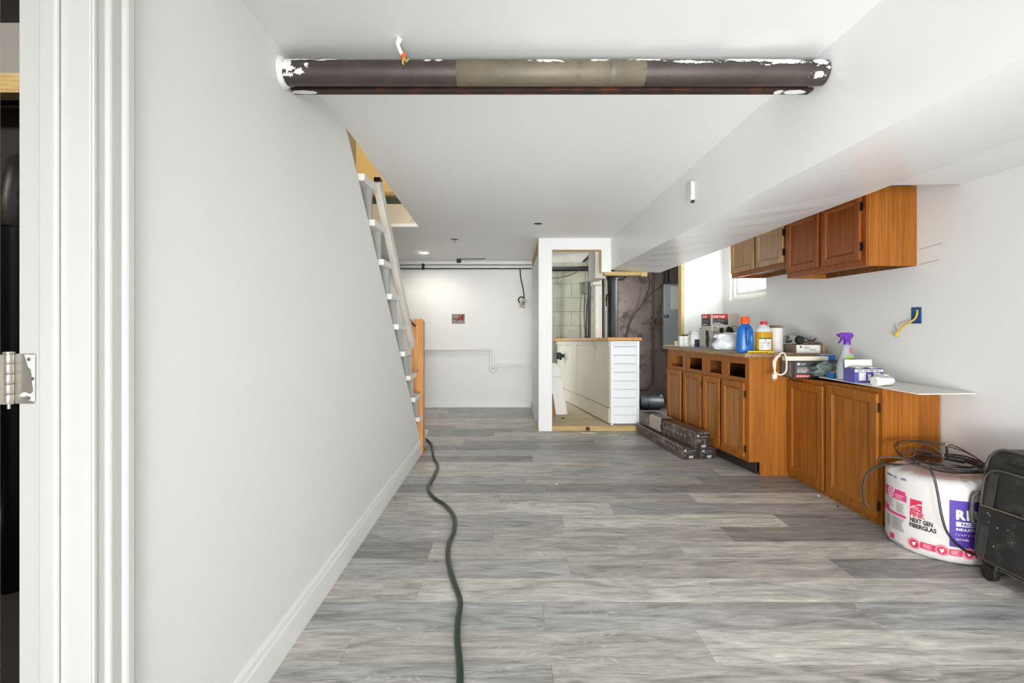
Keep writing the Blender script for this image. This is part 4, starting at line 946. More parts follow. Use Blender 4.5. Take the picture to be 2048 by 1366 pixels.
t = thing('carton_black_lid', (1.655, 4.56, CT), 'white carton with black top standing left of the can carton', 'box')
bx('carton', M['carton'], t, 1.627, 1.682, 4.53, 4.60, CT, CT + .100, .002); bx('lid', M['black'], t, 1.625, 1.684, 4.528, 4.602, CT + .1003, CT + .112, .002)
mb = MB(); fn = plane_map((0, 4.5298, 0), (1, 0, 0), (0, 0, 1))
for i in range(5): put_patch(mb, fn, 1.636, 1.672, CT + .03 + i * .012, CT + .032 + i * .012)
mb.build('printed_lines', P_grey, t)
t = thing('can_carton', (1.73, 4.5, CT), 'white carton printed with a black can picture on the counter', 'box')
bx('carton', M['carton'], t, 1.660, 1.782, 4.44, 4.52, CT, CT + .112, .002); fn = plane_map((0, 4.4398, 0), (1, 0, 0), (0, 0, 1))
put_patch(MB(), fn, 1.690, 1.735, CT + .004, CT + .07).build('can_picture', P_black, t); put_patch(MB(), fn, 1.752, 1.776, CT + .025, CT + .055).build('gold_square', P_gold, t)
mb = MB()
for i in range(3): put_patch(mb, fn, 1.690, 1.735, CT + .02 + i * .014, CT + .0225 + i * .014, .0007)
mb.build('can_stripes', P_grey, t)
t = thing('clear_tray', (1.73, 4.48, CT + .112), 'clear plastic tray lying on the can carton', 'tray')
M['clear'] = mat('cloudy_clear_plastic', (206, 212, 214), .2, spec=.7, var=.05, scale=20)
mb = MB(); mb.box(1.662, 1.775, 4.442, 4.518, CT + .1125, CT + .116); mb.box(1.662, 1.665, 4.442, 4.518, CT + .116, CT + .140); mb.box(1.772, 1.775, 4.442, 4.518, CT + .116, CT + .140); mb.box(1.665, 1.772, 4.442, 4.445, CT + .116, CT + .140); mb.box(1.665, 1.772, 4.515, 4.518, CT + .116, CT + .140)
mb.build('tray', M['clear'], t); bx('yellow_lid', mat('pale_yellow', (226, 216, 140), .5), t, 1.675, 1.705, 4.45, 4.50, CT + .1405, CT + .148, .002)
t = thing('blue_packet', (1.78, 4.48, CT + .14), 'small blue and white packet tilted on top of the clear tray', 'packet')
mb = MB(); mb.M = Matrix.Translation((1.770, 4.47, CT + .162)) @ Matrix.Rotation(R(-32), 4, 'Y'); mb.box(-.012, .035, -.02, .02, -.018, .018); mb.build('body', P_blue, t, .004)
mb = MB(); mb.M = Matrix.Translation((1.770, 4.47, CT + .162)) @ Matrix.Rotation(R(-32), 4, 'Y'); mb.box(-.045, -.0125, -.016, .016, -.014, .014); mb.build('cap', M['carton'], t, .005)
t = thing('spray_can', (1.815, 4.47, CT), 'short blue and white can with black base beside the pump carton', 'can')
cx, cy = 1.812, 4.41
MB().lathe([(.026, CT), (.026, CT + .022)], (cx, cy, 0), 18).build('base', M['black'], t, smooth=True)
MB().lathe([(.026, CT + .0222), (.026, CT + .055)], (cx, cy, 0), 18).build('body', P_blue, t, smooth=True)
MB().lathe([(.026, CT + .0552), (.024, CT + .085), (.012, CT + .094)], (cx, cy, 0), 18).build('cap', mat('pale_blue_cap', (170, 206, 232), .4), t, smooth=True)
o = bx('blue_sheet', P_blue, None, 1.615, 1.80, 4.27, 4.36, CT, CT + .0025, .0008); tag(o, 'flat blue sheet on the counter before the can carton', 'sheet')

# pump carton
t = thing('pump_carton', (1.85, 4.23, CT), 'tall grey cardboard carton with red and black sump pump print', 'box')
BM = Matrix.Translation((1.718, 4.13, CT)) @ Matrix.Rotation(R(9), 4, 'Z')
bw, bd, bh = .258, .17, .298
mb = MB(); mb.M = BM; mb.box(0, bw, 0, bd, 0, bh); mb.build('carton', mat('greige_carton', (186, 178, 166), .6, var=.03), t, .003)
def bfn(o_, U, V):
    o_ = BM @ Vector(o_); U = BM.to_3x3() @ Vector(U); V = BM.to_3x3() @ Vector(V); return plane_map(o_, U, V)
ff_ = bfn((0, 0, 0), (1, 0, 0), (0, 0, 1)); lf = bfn((0, bd, 0), (0, -1, 0), (0, 0, 1))
put_patch(MB(), ff_, .008, .150, .258, .296).build('red_band', P_red, t); put_patch(MB(), ff_, .008, .150, .205, .2575).build('black_band', P_black, t)
put_text(MB(), ff_, 'SUMP PUMP', .014, .120, .264, .284, .001, .02).build('printed_words', P_white, t)
put_text(MB(), ff_, 'EVERBILT', .016, .142, .230, .252, .001, .03).build('printed_words', P_grey, t)
mb = MB(); put_bars(mb, ff_, .016, .080, .218, .223, .001, 3); put_bars(mb, ff_, .016, .110, .209, .214, .001, 4); mb.build('printed_words', P_white, t)
mb = MB(); put_bars(mb, ff_, .014, .040, .180, .188, .001, 5); put_bars(mb, ff_, .014, .055, .168, .172, .001, 6); put_text(mb, ff_, 'H', .018, .030, .135, .158, .001, .02); put_patch(mb, ff_, .016, .040, .118, .121); put_patch(mb, ff_, .016, .045, .110, .112); mb.build('printed_words', P_black, t)
mb = MB(); put_patch(mb, ff_, .072, .108, .140, .180, .0006); put_patch(mb, ff_, .085, .092, .110, .140, .0006)
mb.build('plug_picture', P_black, t)
mb = MB(); mb.add([ff_(.165 + .042 * math.cos(k * .449) * (1 + .15 * math.sin(5 * k)), .140 + .050 * math.sin(k * .449) * (1 + .12 * math.cos(3 * k)), .0006) for k in range(14)], [tuple(range(14))]); mb.build('pump_picture', M['black'], t)
ring = [(.205 + .036 * math.cos(a), .145 + .05 * math.sin(a)) for a in [R(-100 + 14 * k) for k in range(19)]]
mb = MB(); mb.tube([ff_(u, v, .0006) for u, v in ring], .0016, 4); mb.tube([ff_(.118, .165, .0006), ff_(.135, .185, .0006), ff_(.15, .185, .0006)], .0014, 4); mb.build('cord_picture', P_black, t)
put_patch(MB(), lf, .020, .150, .258, .292).build('red_band', P_red, t); put_patch(MB(), lf, .020, .150, .195, .2575).build('black_band', P_black, t)
mb = MB(); put_text(mb, lf, 'SUMP', .032, .100, .264, .284, .001, .02); put_bars(mb, lf, .032, .100, .204, .211, .001, 7); mb.build('printed_words', P_white, t)
mb = MB(); put_text(mb, lf, 'EVERBILT', .030, .140, .222, .246, .001, .02); mb.build('printed_words', P_grey, t)
mb = MB(); mb.add([lf(.105 + .030 * math.cos(k * .5) * (1 + .25 * math.sin(4 * k)), .085 + .075 * math.sin(k * .5), .0006) for k in range(13)], [tuple(range(13))]); put_patch(mb, lf, .075, .10, .12, .155, .0006); mb.build('pump_picture', P_black, t)
mb = MB()
for i in range(7): put_patch(mb, lf, .025, .040 + .02 * random.random(), .06 + i * .016, .063 + i * .016)
mb.build('printed_lines', P_grey, t)

# white plastic bag
t = thing('plastic_bag', (1.78, 3.93, CT), 'crumpled white plastic bag before the grey pump carton', 'bag')
M['bagwhite'] = mat('thin_white_plastic', (236, 238, 241), .32, spec=.6, bump=.5, bscale=26)
bm_ = MB().blob((1.800, 3.955, CT + .050), (.135, .115, .085), 21, .20, 1.7, 4, flat=CT + .001); bm_.build('bag', M['bagwhite'], t, smooth=True, ang=80)
bm_ = MB().blob((1.770, 3.935, CT + .112), (.110, .06, .026), 33, .35, 2.6, 4); bm_.build('bag_folds', M['bagwhite'], t, smooth=True, ang=80)

# blue detergent jug
def jug():
    cx, cy = 1.755, 3.625
    t = thing('detergent_jug', (cx, cy, CT), 'blue plastic detergent jug with orange cap on the counter edge', 'jug')
    MB().lathe([(.055, CT), (.062, CT + .006), (.063, CT + .03), (.061, CT + .10), (.059, CT + .15), (.054, CT + .175), (.042, CT + .195), (.030, CT + .206), (.027, CT + .212)], (cx, cy, 0), 32, sy=.72).build('body', mat('jug_blue', (26, 98, 178), .33, var=.04), t, smooth=True)
    h = MB(); h.tube(spline([(cx - .006, cy - .030, CT + .185), (cx - .010, cy - .052, CT + .165), (cx - .010, cy - .056, CT + .12), (cx - .006, cy - .052, CT + .08), (cx - .002, cy - .040, CT + .055)]), [.010] * 9 + [.011] * 16 + [.010] * 8, 10); h.build('handle', mat('jug_blue_dark', (22, 86, 160), .35), t, smooth=True)
    g = MB(); g.blob((cx + .030, cy - .030, CT + .10), (.017, .012, .045), 2, .05, sub=2); g.build('grip_pad', mat('jug_blue_light', (46, 118, 194), .3), t, smooth=True)
    MB().lathe([(.034, CT + .2122), (.034, CT + .222), (.033, CT + .224), (.030, CT + .262), (.028, CT + .265)], (cx, cy, 0), 28).build('cap', M['orange'], t, smooth=True)
jug()
def bottle():
    cx, cy = 1.894, 3.625
    t = thing('cleaner_bottle', (cx, cy, CT), 'amber cleaner bottle with red cap and white label', 'bottle')
    m, N, L, B = new_mat('amber_liquid'); B.inputs['Base Color'].default_value = lin((214, 164, 30)); B.inputs['Roughness'].default_value = .12; B.inputs['Transmission Weight'].default_value = .25
    MB().lathe([(.054, CT), (.061, CT + .005), (.062, CT + .02), (.062, CT + .150), (.060, CT + .154)], (cx, cy, 0), 32, sy=.75).build('liquid_body', m, t, smooth=True)
    MB().lathe([(.060, CT + .1542), (.057, CT + .166), (.044, CT + .184), (.027, CT + .200), (.022, CT + .206)], (cx, cy, 0), 32, sy=.75).build('clear_shoulder', M['clear'], t, smooth=True)
    MB().lathe([(.0235, CT + .2062), (.0235, CT + .228), (.022, CT + .230)], (cx, cy, 0), 24).build('cap', P_red, t, smooth=True)
    fn = cyl_map(cx, cy, .0622, .75); a0, a1 = R(-142), R(-58)
    put_patch(MB(), fn, a0, a1, CT + .020, CT + .108, .0006, 16, 1).build('label', M['carton'], t)
    put_patch(MB(), fn, a0, a1, CT + .100, CT + .110, .0010, 16, 1).build('label_band', P_green, t)
    mb = MB(); put_bars(mb, fn, R(-138), R(-66), CT + .069, CT + .0735, .0010, 8); mb.build('printed_words', P_black, t)
    mb = MB()
    for i in range(7): put_patch(mb, fn, R(-138), R(-112 + 8 * random.random()), CT + .030 + i * .005, CT + .032 + i * .005, .0010, 4, 1); put_patch(mb, fn, R(-95), R(-72 + 6 * random.random()), CT + .045 + i * .003, CT + .0462 + i * .003, .0010, 4, 1)
    for i in range(5): put_patch(mb, fn, R(-80 + i * 3), R(-78.8 + i * 3), CT + .028, CT + .040, .0010)
    mb.build('printed_lines', P_grey, t)
    put_patch(MB(), fn, R(-139), R(-62), CT + .079, CT + .081, .0010, 10, 1).build('red_line', P_red, t)
    put_disc(MB(), lambda u, v, h=0: fn(u / .062, v, h), R(-100) * .062, CT + .091, .005, .0010).build('emblem', mat('brown_print', (120, 60, 50), .5), t)
bottle()
def canister():
    cx, cy = 2.032, 3.705
    t = thing('dented_canister', (cx, cy, CT), 'dented white canister with torn brown lid right of the amber bottle', 'canister')
    MB().lathe([(.046, CT), (.047, CT + .004), (.0455, CT + .06), (.047, CT + .12), (.0465, CT + .178), (.047, CT + .182)], (cx, cy, 0), 28).build('body', mat('scuffed_white_tin', (222, 217, 211), .55, var=.06, scale=20, bump=.3, bscale=18), t, smooth=True)
    mb = MB(); mb.lathe([(.047, CT + .1822), (.048, CT + .190), (.030, CT + .192)], (cx, cy, 0), 28); mb.box(cx - .042, cx + .012, cy - .03, cy + .02, CT + .193, CT + .202); mb.build('torn_lid', mat('brown_paper_lid', (120, 98, 76), .7, var=.15), t)
canister()
t = thing('spirit_level', (1.83, 3.545, CT), 'yellow bar with black marks lying before the blue jug', 'tool')
bx('bar', mat('yellow_plastic', (238, 196, 20), .4), t, 1.735, 1.925, 3.535, 3.553, CT, CT + .016, .003)
for i in range(9): bx('mark', M['black'], t, 1.747 + i * .015, 1.755 + i * .015, 3.5343, 3.535, CT + .001, CT + .008)
t = thing('flat_carton', (2.19, 3.65, CT), 'flat carton with white shipping label behind the power strip', 'box')
bx('carton', mat('grey_brown_carton', (128, 112, 100), .65, var=.05), t, 2.090, 2.285, 3.555, 3.74, CT, CT + .060, .002)
bx('label', M['carton'], t, 2.097, 2.268, 3.5540, 3.5548, CT + .001, CT + .058)
bx('flap', M['cardboard'], t, 2.2855, 2.300, 3.55, 3.73, CT + .002, CT + .066)
fn = plane_map((0, 3.5538, 0), (1, 0, 0), (0, 0, 1)); mb = MB()
for i in range(4): put_patch(mb, fn, 2.150, 2.185 + .03 * random.random(), CT + .030 + i * .005, CT + .032 + i * .005)
for i in range(9): put_patch(mb, fn, 2.195 + i * .0045, 2.1975 + i * .0045, CT + .018, CT + .028)
put_patch(mb, fn, 2.118, 2.136, CT + .036, CT + .052); mb.build('printed_lines', P_grey, t)
t = thing('grinder_guard', (2.18, 3.66, CT + .06), 'curved grey tool with black round knob lying on the flat carton', 'tool')
MB().prism([(2.075 + x * .26, 3.63, CT + .0765 + z) for x, z in ((0, .045), (.08, .062), (.25, .066), (.5, .052), (.8, .016), (1.0, -.008), (.97, -.014), (.75, .004), (.5, .034), (.25, .050), (.08, .048), (0.02, .034))], (0, .05, 0)).build('arm', mat('grey_tool_plastic', (116, 120, 122), .35), t, .003)
v = MB().lathe([(.026, -.02), (.030, -.012), (.030, .012), (.022, .02)], (2.155, 3.615, CT + .092), 20, axis='y'); v.build('knob', M['black'], t, smooth=True)
MB().tube(spline([(2.10, 3.62, CT + .085), (2.06, 3.62, CT + .078), (2.075, 3.62, CT + .12)]), .008, 6).build('lever', M['black'], t, smooth=True)
MB().tube([(2.18, 3.62, CT + .075), (2.26, 3.62, CT + .085), (2.28, 3.62, CT + .105)], .007, 6).build('spout', M['conduit'], t)

# ------------------------------------------------------------------ clutter on the low cabinet
t = thing('white_board', (2.18, 2.80, .746), 'thin white board overhanging the near end of the low cabinet', 'board')
MB().prism([(2.030, 2.415, .7462), (2.335, 2.44, .7462), (2.335, 3.20, .7462), (2.034, 3.20, .7462)], (0, 0, .005)).build('board', M['panelwhite'], t)
ST = .7515
t = thing('lamp_kit_box', (2.10, 3.42, .722), 'dark grey recessed lamp kit carton with red stripe', 'box')
kx0, kx1, ky0, ky1, kz0, kz1 = 1.950, 2.300, 3.335, 3.500, .7235, .842
bx('carton', mat('charcoal_carton', (66, 65, 66), .45, var=.06), t, kx0, kx1, ky0, ky1, kz0, kz1, .002)
lf = plane_map((kx0, ky1, kz0), (0, -1, 0), (0, 0, 1)); put_patch(MB(), lf, .01, .150, .008, .112).build('side_print', mat('grey_side_print', (110, 107, 108), .5, var=.12, scale=14), t)
put_patch(MB(), lf, .118, .122, .012, .105, .0008).build('side_line', P_white, t)
fn = plane_map((kx0, ky0, kz0), (1, 0, 0), (0, 0, 1))
mb = MB(); put_disc(mb, fn, .030, .099, .010, .0008, 20, .72); put_text(mb, fn, 'e', .026, .036, .094, .104, .0008, .03); put_text(mb, fn, 'COMMERCIAL', .044, .085, .100, .106, .0008); put_text(mb, fn, 'ELECTRIC', .044, .075, .091, .097, .0008); mb.build('printed_words', P_white, t)
put_patch(MB(), fn, .014, .150, .032, .082).build('grey_field', mat('mid_grey_print', (92, 90, 90), .5), t)
mb = MB(); put_text(mb, fn, 'COLOR CHANGING', .022, .140, .056, .065, .0010, .02); put_text(mb, fn, 'RECESSED KIT', .022, .118, .042, .052, .0010, .02); put_bars(mb, fn, .022, .090, .071, .0735, .0010, 9); mb.build('printed_words', P_white, t)
put_patch(MB(), fn, .014, .108, .008, .026).build('red_stripe', mat('coral_print', (222, 74, 52), .5), t)
mb = MB()
for i in range(4): put_patch(mb, fn, .020 + i * .022, .034 + i * .022, .014, .020, .0008)
mb.build('stripe_icons', P_white, t)
t = thing('power_strip', (2.05, 3.39, .8425), 'cream power strip with looped cord lying on the lamp kit carton', 'power strip')
M['ivory'] = mat('ivory_plastic', (232, 222, 202), .4)
bx('strip', M['ivory'], t, 1.905, 2.200, 3.355, 3.405, .8425, .874, .005, seg=2)
cord = [(1566, 714), (1556, 712), (1549, 722), (1548, 735), (1552, 745), (1562, 750), (1571, 744), (1574, 730), (1573, 714), (1567, 706), (1560, 709), (1553, 722), (1550, 736), (1549, 748)]
cp_ = [((x - 1018) * 3.325 / 975, 3.325 + .004 * (i % 3) if 1 < i < 13 else (3.36 if i == 0 else 3.325), 1.097 - (y - 648) * 3.325 / 975) for i, (x, y) in enumerate(cord)]
MB().tube(spline(cp_), .0055, 8).build('cord', M['ivory'], t, smooth=True)
e = cp_[-1]; plg = bx('plug', M['ivory'], t, e[0] - .014, e[0] + .014, e[1] - .010, e[1] + .010, e[2] - .034, e[2], .003)
for dx in (-.006, .006): bx('prong', M['steel'], plg, e[0] + dx - .001, e[0] + dx + .001, e[1] - .003, e[1] + .003, e[2] - .048, e[2] - .0345)
o = MB().lathe([(.0, 2.04), (.013, 2.041), (.013, 2.150), (.0, 2.151)], (0, 3.455, .856), 14, axis='x'); o = o.build('paper_roll', M['carton'], None, smooth=True); tag(o, 'small white roll between power strip and flat carton', 'roll')
t = thing('blue_carton', (2.23, 3.43, .8425), 'small blue carton at the right end of the power strip', 'box')
bx('carton', P_blue, t, 2.178, 2.285, 3.41, 3.47, .8425, .880, .002); bx('top_label', M['carton'], t, 2.18, 2.283, 3.412, 3.468, .8803, .8815)
t = thing('grey_plastic_bag', (2.10, 3.25, .73), 'crumpled grey green plastic bag before the lamp kit carton', 'bag')
M['baggrey'] = mat('grey_green_film', (116, 132, 130), .25, spec=.7, var=.22, scale=9, bump=.6, bscale=24)
MB().blob((2.135, 3.258, .776), (.10, .062, .052), 41, .42, 3.2, 4, flat=.7525).build('bag', M['baggrey'], t, smooth=True, ang=80)
MB().blob((2.10, 3.24, .800), (.055, .045, .040), 52, .5, 3.4, 4).build('bag_folds', M['baggrey'], t, smooth=True, ang=80)
o = MB().lathe([(.022, ST), (.030, ST + .002), (.031, ST + .004), (.024, ST + .006)], (2.16, 3.14, 0), 12); o = o.build('washer', M['rust'], None); tag(o, 'small rusty washer lying behind the blue tub', 'washer')
t = thing('blue_tub', (2.10, 3.10, ST), 'small blue tub holding tan grit beside the spray bottle', 'tub')
mb = MB(); tx, ty = 2.048, 3.092; mb.box(tx, tx + .056, ty, ty + .05, ST, ST + .003); mb.box(tx, tx + .003, ty, ty + .05, ST + .003, ST + .034); mb.box(tx + .053, tx + .056, ty, ty + .05, ST + .003, ST + .034); mb.box(tx + .003, tx + .053, ty, ty + .003, ST + .003, ST + .034); mb.box(tx + .003, tx + .053, ty + .047, ty + .05, ST + .003, ST + .034); mb.build('tub', P_blue, t)
g = tag(MB().blob((tx + .028, ty + .025, ST + .024), (.024, .021, .016), 4, .3, 5, 3).build('grit', mat('tan_grit', (190, 172, 140), .9, var=.2, scale=60), t), kind='stuff')
def spray():
    cx, cy = 2.094, 3.02
    t = thing('spray_bottle', (cx, cy, ST), 'grey spray bottle with purple trigger head', 'spray bottle')
    MB().lathe([(.054, ST), (.061, ST + .004), (.063, ST + .03), (.061, ST + .09), (.050, ST + .125), (.038, ST + .155), (.032, ST + .185), (.026, ST + .205), (.018, ST + .218)], (cx, cy, 0), 30, sy=.62).build('body', mat('grey_bottle_plastic', (158, 160, 165), .35), t, smooth=True)
    def prof(v):
        P_ = [(0, .061), (.03, .063), (.09, .061), (.125, .050), (.155, .038), (.185, .032), (.205, .026)]
        for (a, ra_), (b, rb) in zip(P_[:-1], P_[1:]):
            if a <= v <= b: return ra_ + (rb - ra_) * (v - a) / (b - a)
        return .02
    fn = lambda u, v, h=0.0: Vector((cx + (prof(v) + h + .0004) * math.cos(u), cy + (prof(v) * .62 + h + .0004) * math.sin(u), ST + v))
    put_patch(MB(), fn, R(-105), R(-40), .035, .135, .0004, 12, 8).build('label', mat('orange_brown_label', (178, 92, 52), .5, var=.25, scale=50), t)
    put_patch(MB(), fn, R(-118), R(-62), .128, .150, .0007, 10, 2).build('green_flash', P_lime, t)
    put_patch(MB(), fn, R(-100), R(-38), .108, .132, .0009, 10, 2).build('purple_flash', mat('deep_purple_print', (92, 38, 88), .5), t)
    put_patch(MB(), fn, R(-105), R(-62), .020, .060, .0009, 10, 2).build('red_panel', P_redpink, t)
    mb = MB(); put_disc(mb, lambda u, v, h=0: fn(u / .034, v, h), R(-65) * .034, .180, .016, .0006, 20, .7); mb.build('round_logo', P_redpink, t)
    mb = MB(); put_text(mb, fn, 'R', R(-78), R(-52), .174, .187, .0007, .02); mb.build('logo_mark', P_redpink, t)
    pu = mat('purple_trigger', (102, 44, 158), .35)
    MB().lathe([(.020, ST + .2182), (.020, ST + .240), (.016, ST + .246)], (cx, cy, 0), 18).build('collar', pu, t, smooth=True)
    h = MB().prism([(cx + x, cy - .013, ST + z) for x, z in ((-.052, .268), (-.044, .288), (-.02, .293), (.022, .292), (.034, .280), (.034, .268), (.020, .252), (.016, .246), (-.016, .246), (-.020, .262), (-.046, .262))], (0, .026, 0)); hd = h.build('spray_head', pu, t, .004, seg=2)
    q = MB().prism([(cx + x, cy - .007, ST + z) for x, z in ((-.036, .262), (-.024, .262), (-.030, .244), (-.050, .224), (-.055, .228), (-.042, .246))], (0, .014, 0)); q.build('trigger', pu, t, .002)
    MB().lathe([(.008, -.060), (.008, -.052)], (cx, cy, ST + .277), 10, axis='x').build('nozzle', pu, t)
spray()
def twin():
    x0, x1, y0, y1 = 2.028, 2.195, 2.86, 2.945
    t = thing('twin_tin_carton', (2.11, 2.9, ST), 'purple carton with open flap showing two tins', 'box')
    wl_ = mat('blue_violet_carton', (92, 92, 172), .5, var=.15, scale=8)
    mb = MB(); mb.box(x0, x1, y0, y0 + .002, ST, ST + .082); mb.box(x0, x1, y1 - .002, y1, ST, ST + .082); mb.box(x0, x0 + .002, y0 + .002, y1 - .002, ST, ST + .082); mb.box(x1 - .002, x1, y0 + .002, y1 - .002, ST, ST + .082); mb.box(x0 + .002, x1 - .002, y0 + .002, y1 - .002, ST, ST + .002); mb.build('carton', wl_, t)
    MB().prism([(x0, y1 - .002, ST + .082), (x1, y1 - .002, ST + .082), (x1 - .002, y1 + .004, ST + .130), (x0 + .002, y1 + .004, ST + .130)], (0, .002, 0)).build('flap', M['carton'], t)
    for cx in (x0 + .043, x1 - .043):
        ti = MB().lathe([(.038, ST + .003), (.038, ST + .083), (.039, ST + .085), (.039, ST + .090), (.034, ST + .091), (.033, ST + .088)], (cx, (y0 + y1) / 2, 0), 24).build('tin', M['steel'], t, smooth=True)
    fn = plane_map((x0, y0, ST), (1, 0, 0), (0, 0, 1)); W = x1 - x0
    put_patch(MB(), fn, 0, W, .064, .078).build('white_band', P_white, t)
    mb = MB(); put_bars(mb, fn, .016, W - .014, .069, .0735, .0008, 10); mb.build('printed_words', P_black, t)
    put_patch(MB(), fn, W * .55, W, .002, .0635).build('purple_field', P_purple, t)
    for u, wd, ht in ((.025, .040, .046), (.078, .018, .036), (.110, .040, .046)):
        put_patch(MB(), fn, u, u + wd, .014, .014 + ht, .0007).build('tin_picture', M['carton'], t)
twin()
t = thing('pipe_elbow', (2.09, 2.76, ST), 'white plastic pipe elbow lying on the white board', 'pipe fitting')
MB().tube(spline([(2.030, 2.700, ST + .0275), (2.075, 2.700, ST + .0275), (2.120, 2.715, ST + .0275), (2.140, 2.745, ST + .030), (2.140, 2.775, ST + .034)]), .0225, 18).build('elbow', M['pvc'], t, smooth=True)
MB().tube([(2.020, 2.700, ST + .0275), (2.050, 2.700, ST + .0275)], .027, 18).build('socket', M['pvc'], t, smooth=True)
MB().tube([(2.140, 2.768, ST + .033), (2.139, 2.795, ST + .036)], .027, 18).build('socket', M['pvc'], t, smooth=True)

# blue outlet box with yellow cable on the right wall
t = thing('outlet_box', (XR, 2.80, 1.146), 'blue outlet box with yellow cable pulled out of the right wall', 'outlet')
mb = MB(); mb.box(XR - .003, XR - .0005, 2.770, 2.833, 1.100, 1.192); mb.build('back', M['blueplastic'], t)
mb = MB(); frame(mb, XR - .007, XR - .0032, 2.7695, 2.8335, 1.0995, 1.1925, .004); mb.build('rim', mat('deep_blue', (16, 76, 128), .45), t)
yc = [(1835, 620), (1834, 628), (1830, 637), (1822, 643), (1809, 650), (1799, 660), (1794, 668), (1791, 673)]
xs_ = [2.340, 2.334, 2.328, 2.318, 2.308, 2.304, 2.302, 2.300]
pts = [(X, X * 975 / (px - 1018), 1.097 - (py - 648) * X / (px - 1018)) for (px, py), X in zip(yc, xs_)]
MB().tube(spline(pts, 6), [.0055] * 34 + [.0075, .009, .010, .011, .0115, .012, .012, .010, .008], 8).build('cable', M['yellowcable'], t, smooth=True)
px_, py_ = 1794, 664
MB().tube([(2.302, 2.302 * 975 / 776, 1.097 - 14 * 2.302 / 776), (2.31, 2.31 * 975 / 770, 1.097 + 0 * 2.31 / 770)], .0013, 5).build('bare_wire', M['copper'], t)

# ------------------------------------------------------------------ cartons of floor planks
M['flooring'] = mat('dusty_wrapped_carton', (78, 66, 58), .35, spec=.6, var=.30, scale=9, bump=.45, bscale=24, stain=(150, 138, 128), stain_amt=.42, stain_scale=13)
def plank_carton(name, label, xn, yn, z0, wd, ht, L_, slope, extra=None):
    t = thing(name, (xn + wd / 2, yn + L_ / 2, z0), label, 'box', 'cartons of flooring stacked by the base cabinet')
    a = math.atan2(-slope, 1); CMx = Matrix.Translation((xn, yn, z0)) @ Matrix.Rotation(a * -1 * -1, 4, 'Z')
    mb = MB(); mb.M = CMx; mb.box(0, wd, 0, L_, 0.001, ht); mb.build('carton', M['flooring'], t, .006)
    R3 = CMx.to_3x3(); fe = plane_map(CMx @ Vector((0, 0, 0)), R3 @ Vector((1, 0, 0)), R3 @ Vector((0, 0, 1))); fs_ = plane_map(CMx @ Vector((0, L_, 0)), R3 @ Vector((0, -1, 0)), R3 @ Vector((0, 0, 1)))
    put_patch(MB(), fe, .008, wd - .008, .006, ht - .008, .0006).build('end_print', mat('black_end_print', (46, 42, 40), .4, var=.3, scale=40, stain=(130, 122, 116), stain_amt=.40, stain_scale=26), t)
    mb = MB(); put_text(mb, fe, 'Engineered', .030, .085, ht * .50, ht * .60, .0012); put_patch(mb, fe, .052, .090, .010, .030, .0012); put_patch(mb, fe, .012, .034, ht - .034, ht - .016, .0012); put_bars(mb, fe, .045, wd - .03, ht * .71, ht * .75, .0012, 11); mb.build('printed_words', mat('faded_print', (176, 170, 164), .6), t)
    mb = MB()
    for i in range(4): put_disc(mb, fs_, L_ - .16 - i * .055, ht * .55, .014, .0010, 12)
    put_bars(mb, fs_, L_ * .44, L_ * .62, ht * .48, ht * .58, .0010, 12); mb.build('side_print', mat('faded_side_print', (150, 142, 134), .6), t)
    return t, CMx
plank_carton('flooring_carton', 'lower flooring carton lying on the planks farther from the cabinet', 1.404, 3.94, 0, .142, .096, .98, -.12)
plank_carton('flooring_carton', 'lower flooring carton partly under the cabinet doors', 1.557, 3.955, 0, .134, .090, .98, -.12)
tt, CMx = plank_carton('flooring_carton', 'uppermost flooring carton with torn plastic wrap', 1.492, 3.90, .097, .135, .128, .95, -.185)
mb = MB(); mb.M = CMx
g = 12
vs = []; 
for i in range(g + 1):
    for k in range(g + 1):
        y = .55 + .22 * k / g + .02 * noise.noise(Vector((i * .5, k * .5, 3))); s = i / g * .22
        x, z = (-.004, .02 + s) if s < .108 else (s - .112, .132)
        nn = noise.noise(Vector((i * .6, k * .6, 9))) * .010 + .006
        vs.append((x - (nn if s < .108 else 0), y, z + (nn if s >= .108 else 0)))
mb.add(vs, [(i * (g + 1) + k, i * (g + 1) + k + 1, (i + 1) * (g + 1) + k + 1, (i + 1) * (g + 1) + k) for i in range(g) for k in range(g)])
mb.build('torn_wrap', mat('dusty_film', (176, 166, 156), .3, spec=.7, var=.15, scale=20, bump=.5, bscale=40), tt, smooth=True, ang=80)

# ------------------------------------------------------------------ insulation roll
RX, RY, RR, RH = 2.120, 2.402, .2115, .380
t = thing('insulation_roll', (RX, RY, 0), 'white wrapped insulation roll with pink and purple print', 'insulation roll')
mb = MB(); NS = 72; prof_ = [(.10, .002), (.185, .002), (.203, .010), (RR, .030), (RR, .10), (RR, .18), (RR, .26), (RR, .335), (RR - .004, .352), (RR - .016, .368), (RR - .04, .376), (.10, .374), (.03, .366)]
vs = []
for r_, z_ in prof_:
    for k in range(NS):
        a = 2 * math.pi * k / NS; nz = noise.noise(Vector((math.cos(a) * 4, math.sin(a) * 4, z_ * 9)))
        pl = noise.noise(Vector((a * 9, z_ * 1.5, 4))) if z_ > .33 or z_ < .02 else 0
        rr_ = r_ + (nz * .0016 if r_ > .19 else 0) + pl * (.004 if r_ > .15 else 0)
        vs.append((RX + rr_ * math.cos(a), RY + rr_ * math.sin(a), max(.001, z_ + (pl * .006 if z_ > .3 else 0))))
fs = [(i * NS + k, i * NS + (k + 1) % NS, (i + 1) * NS + (k + 1) % NS, (i + 1) * NS + k) for i in range(len(prof_) - 1) for k in range(NS)] + [tuple(range(NS - 1, -1, -1)), tuple(range((len(prof_) - 1) * NS, len(prof_) * NS))]
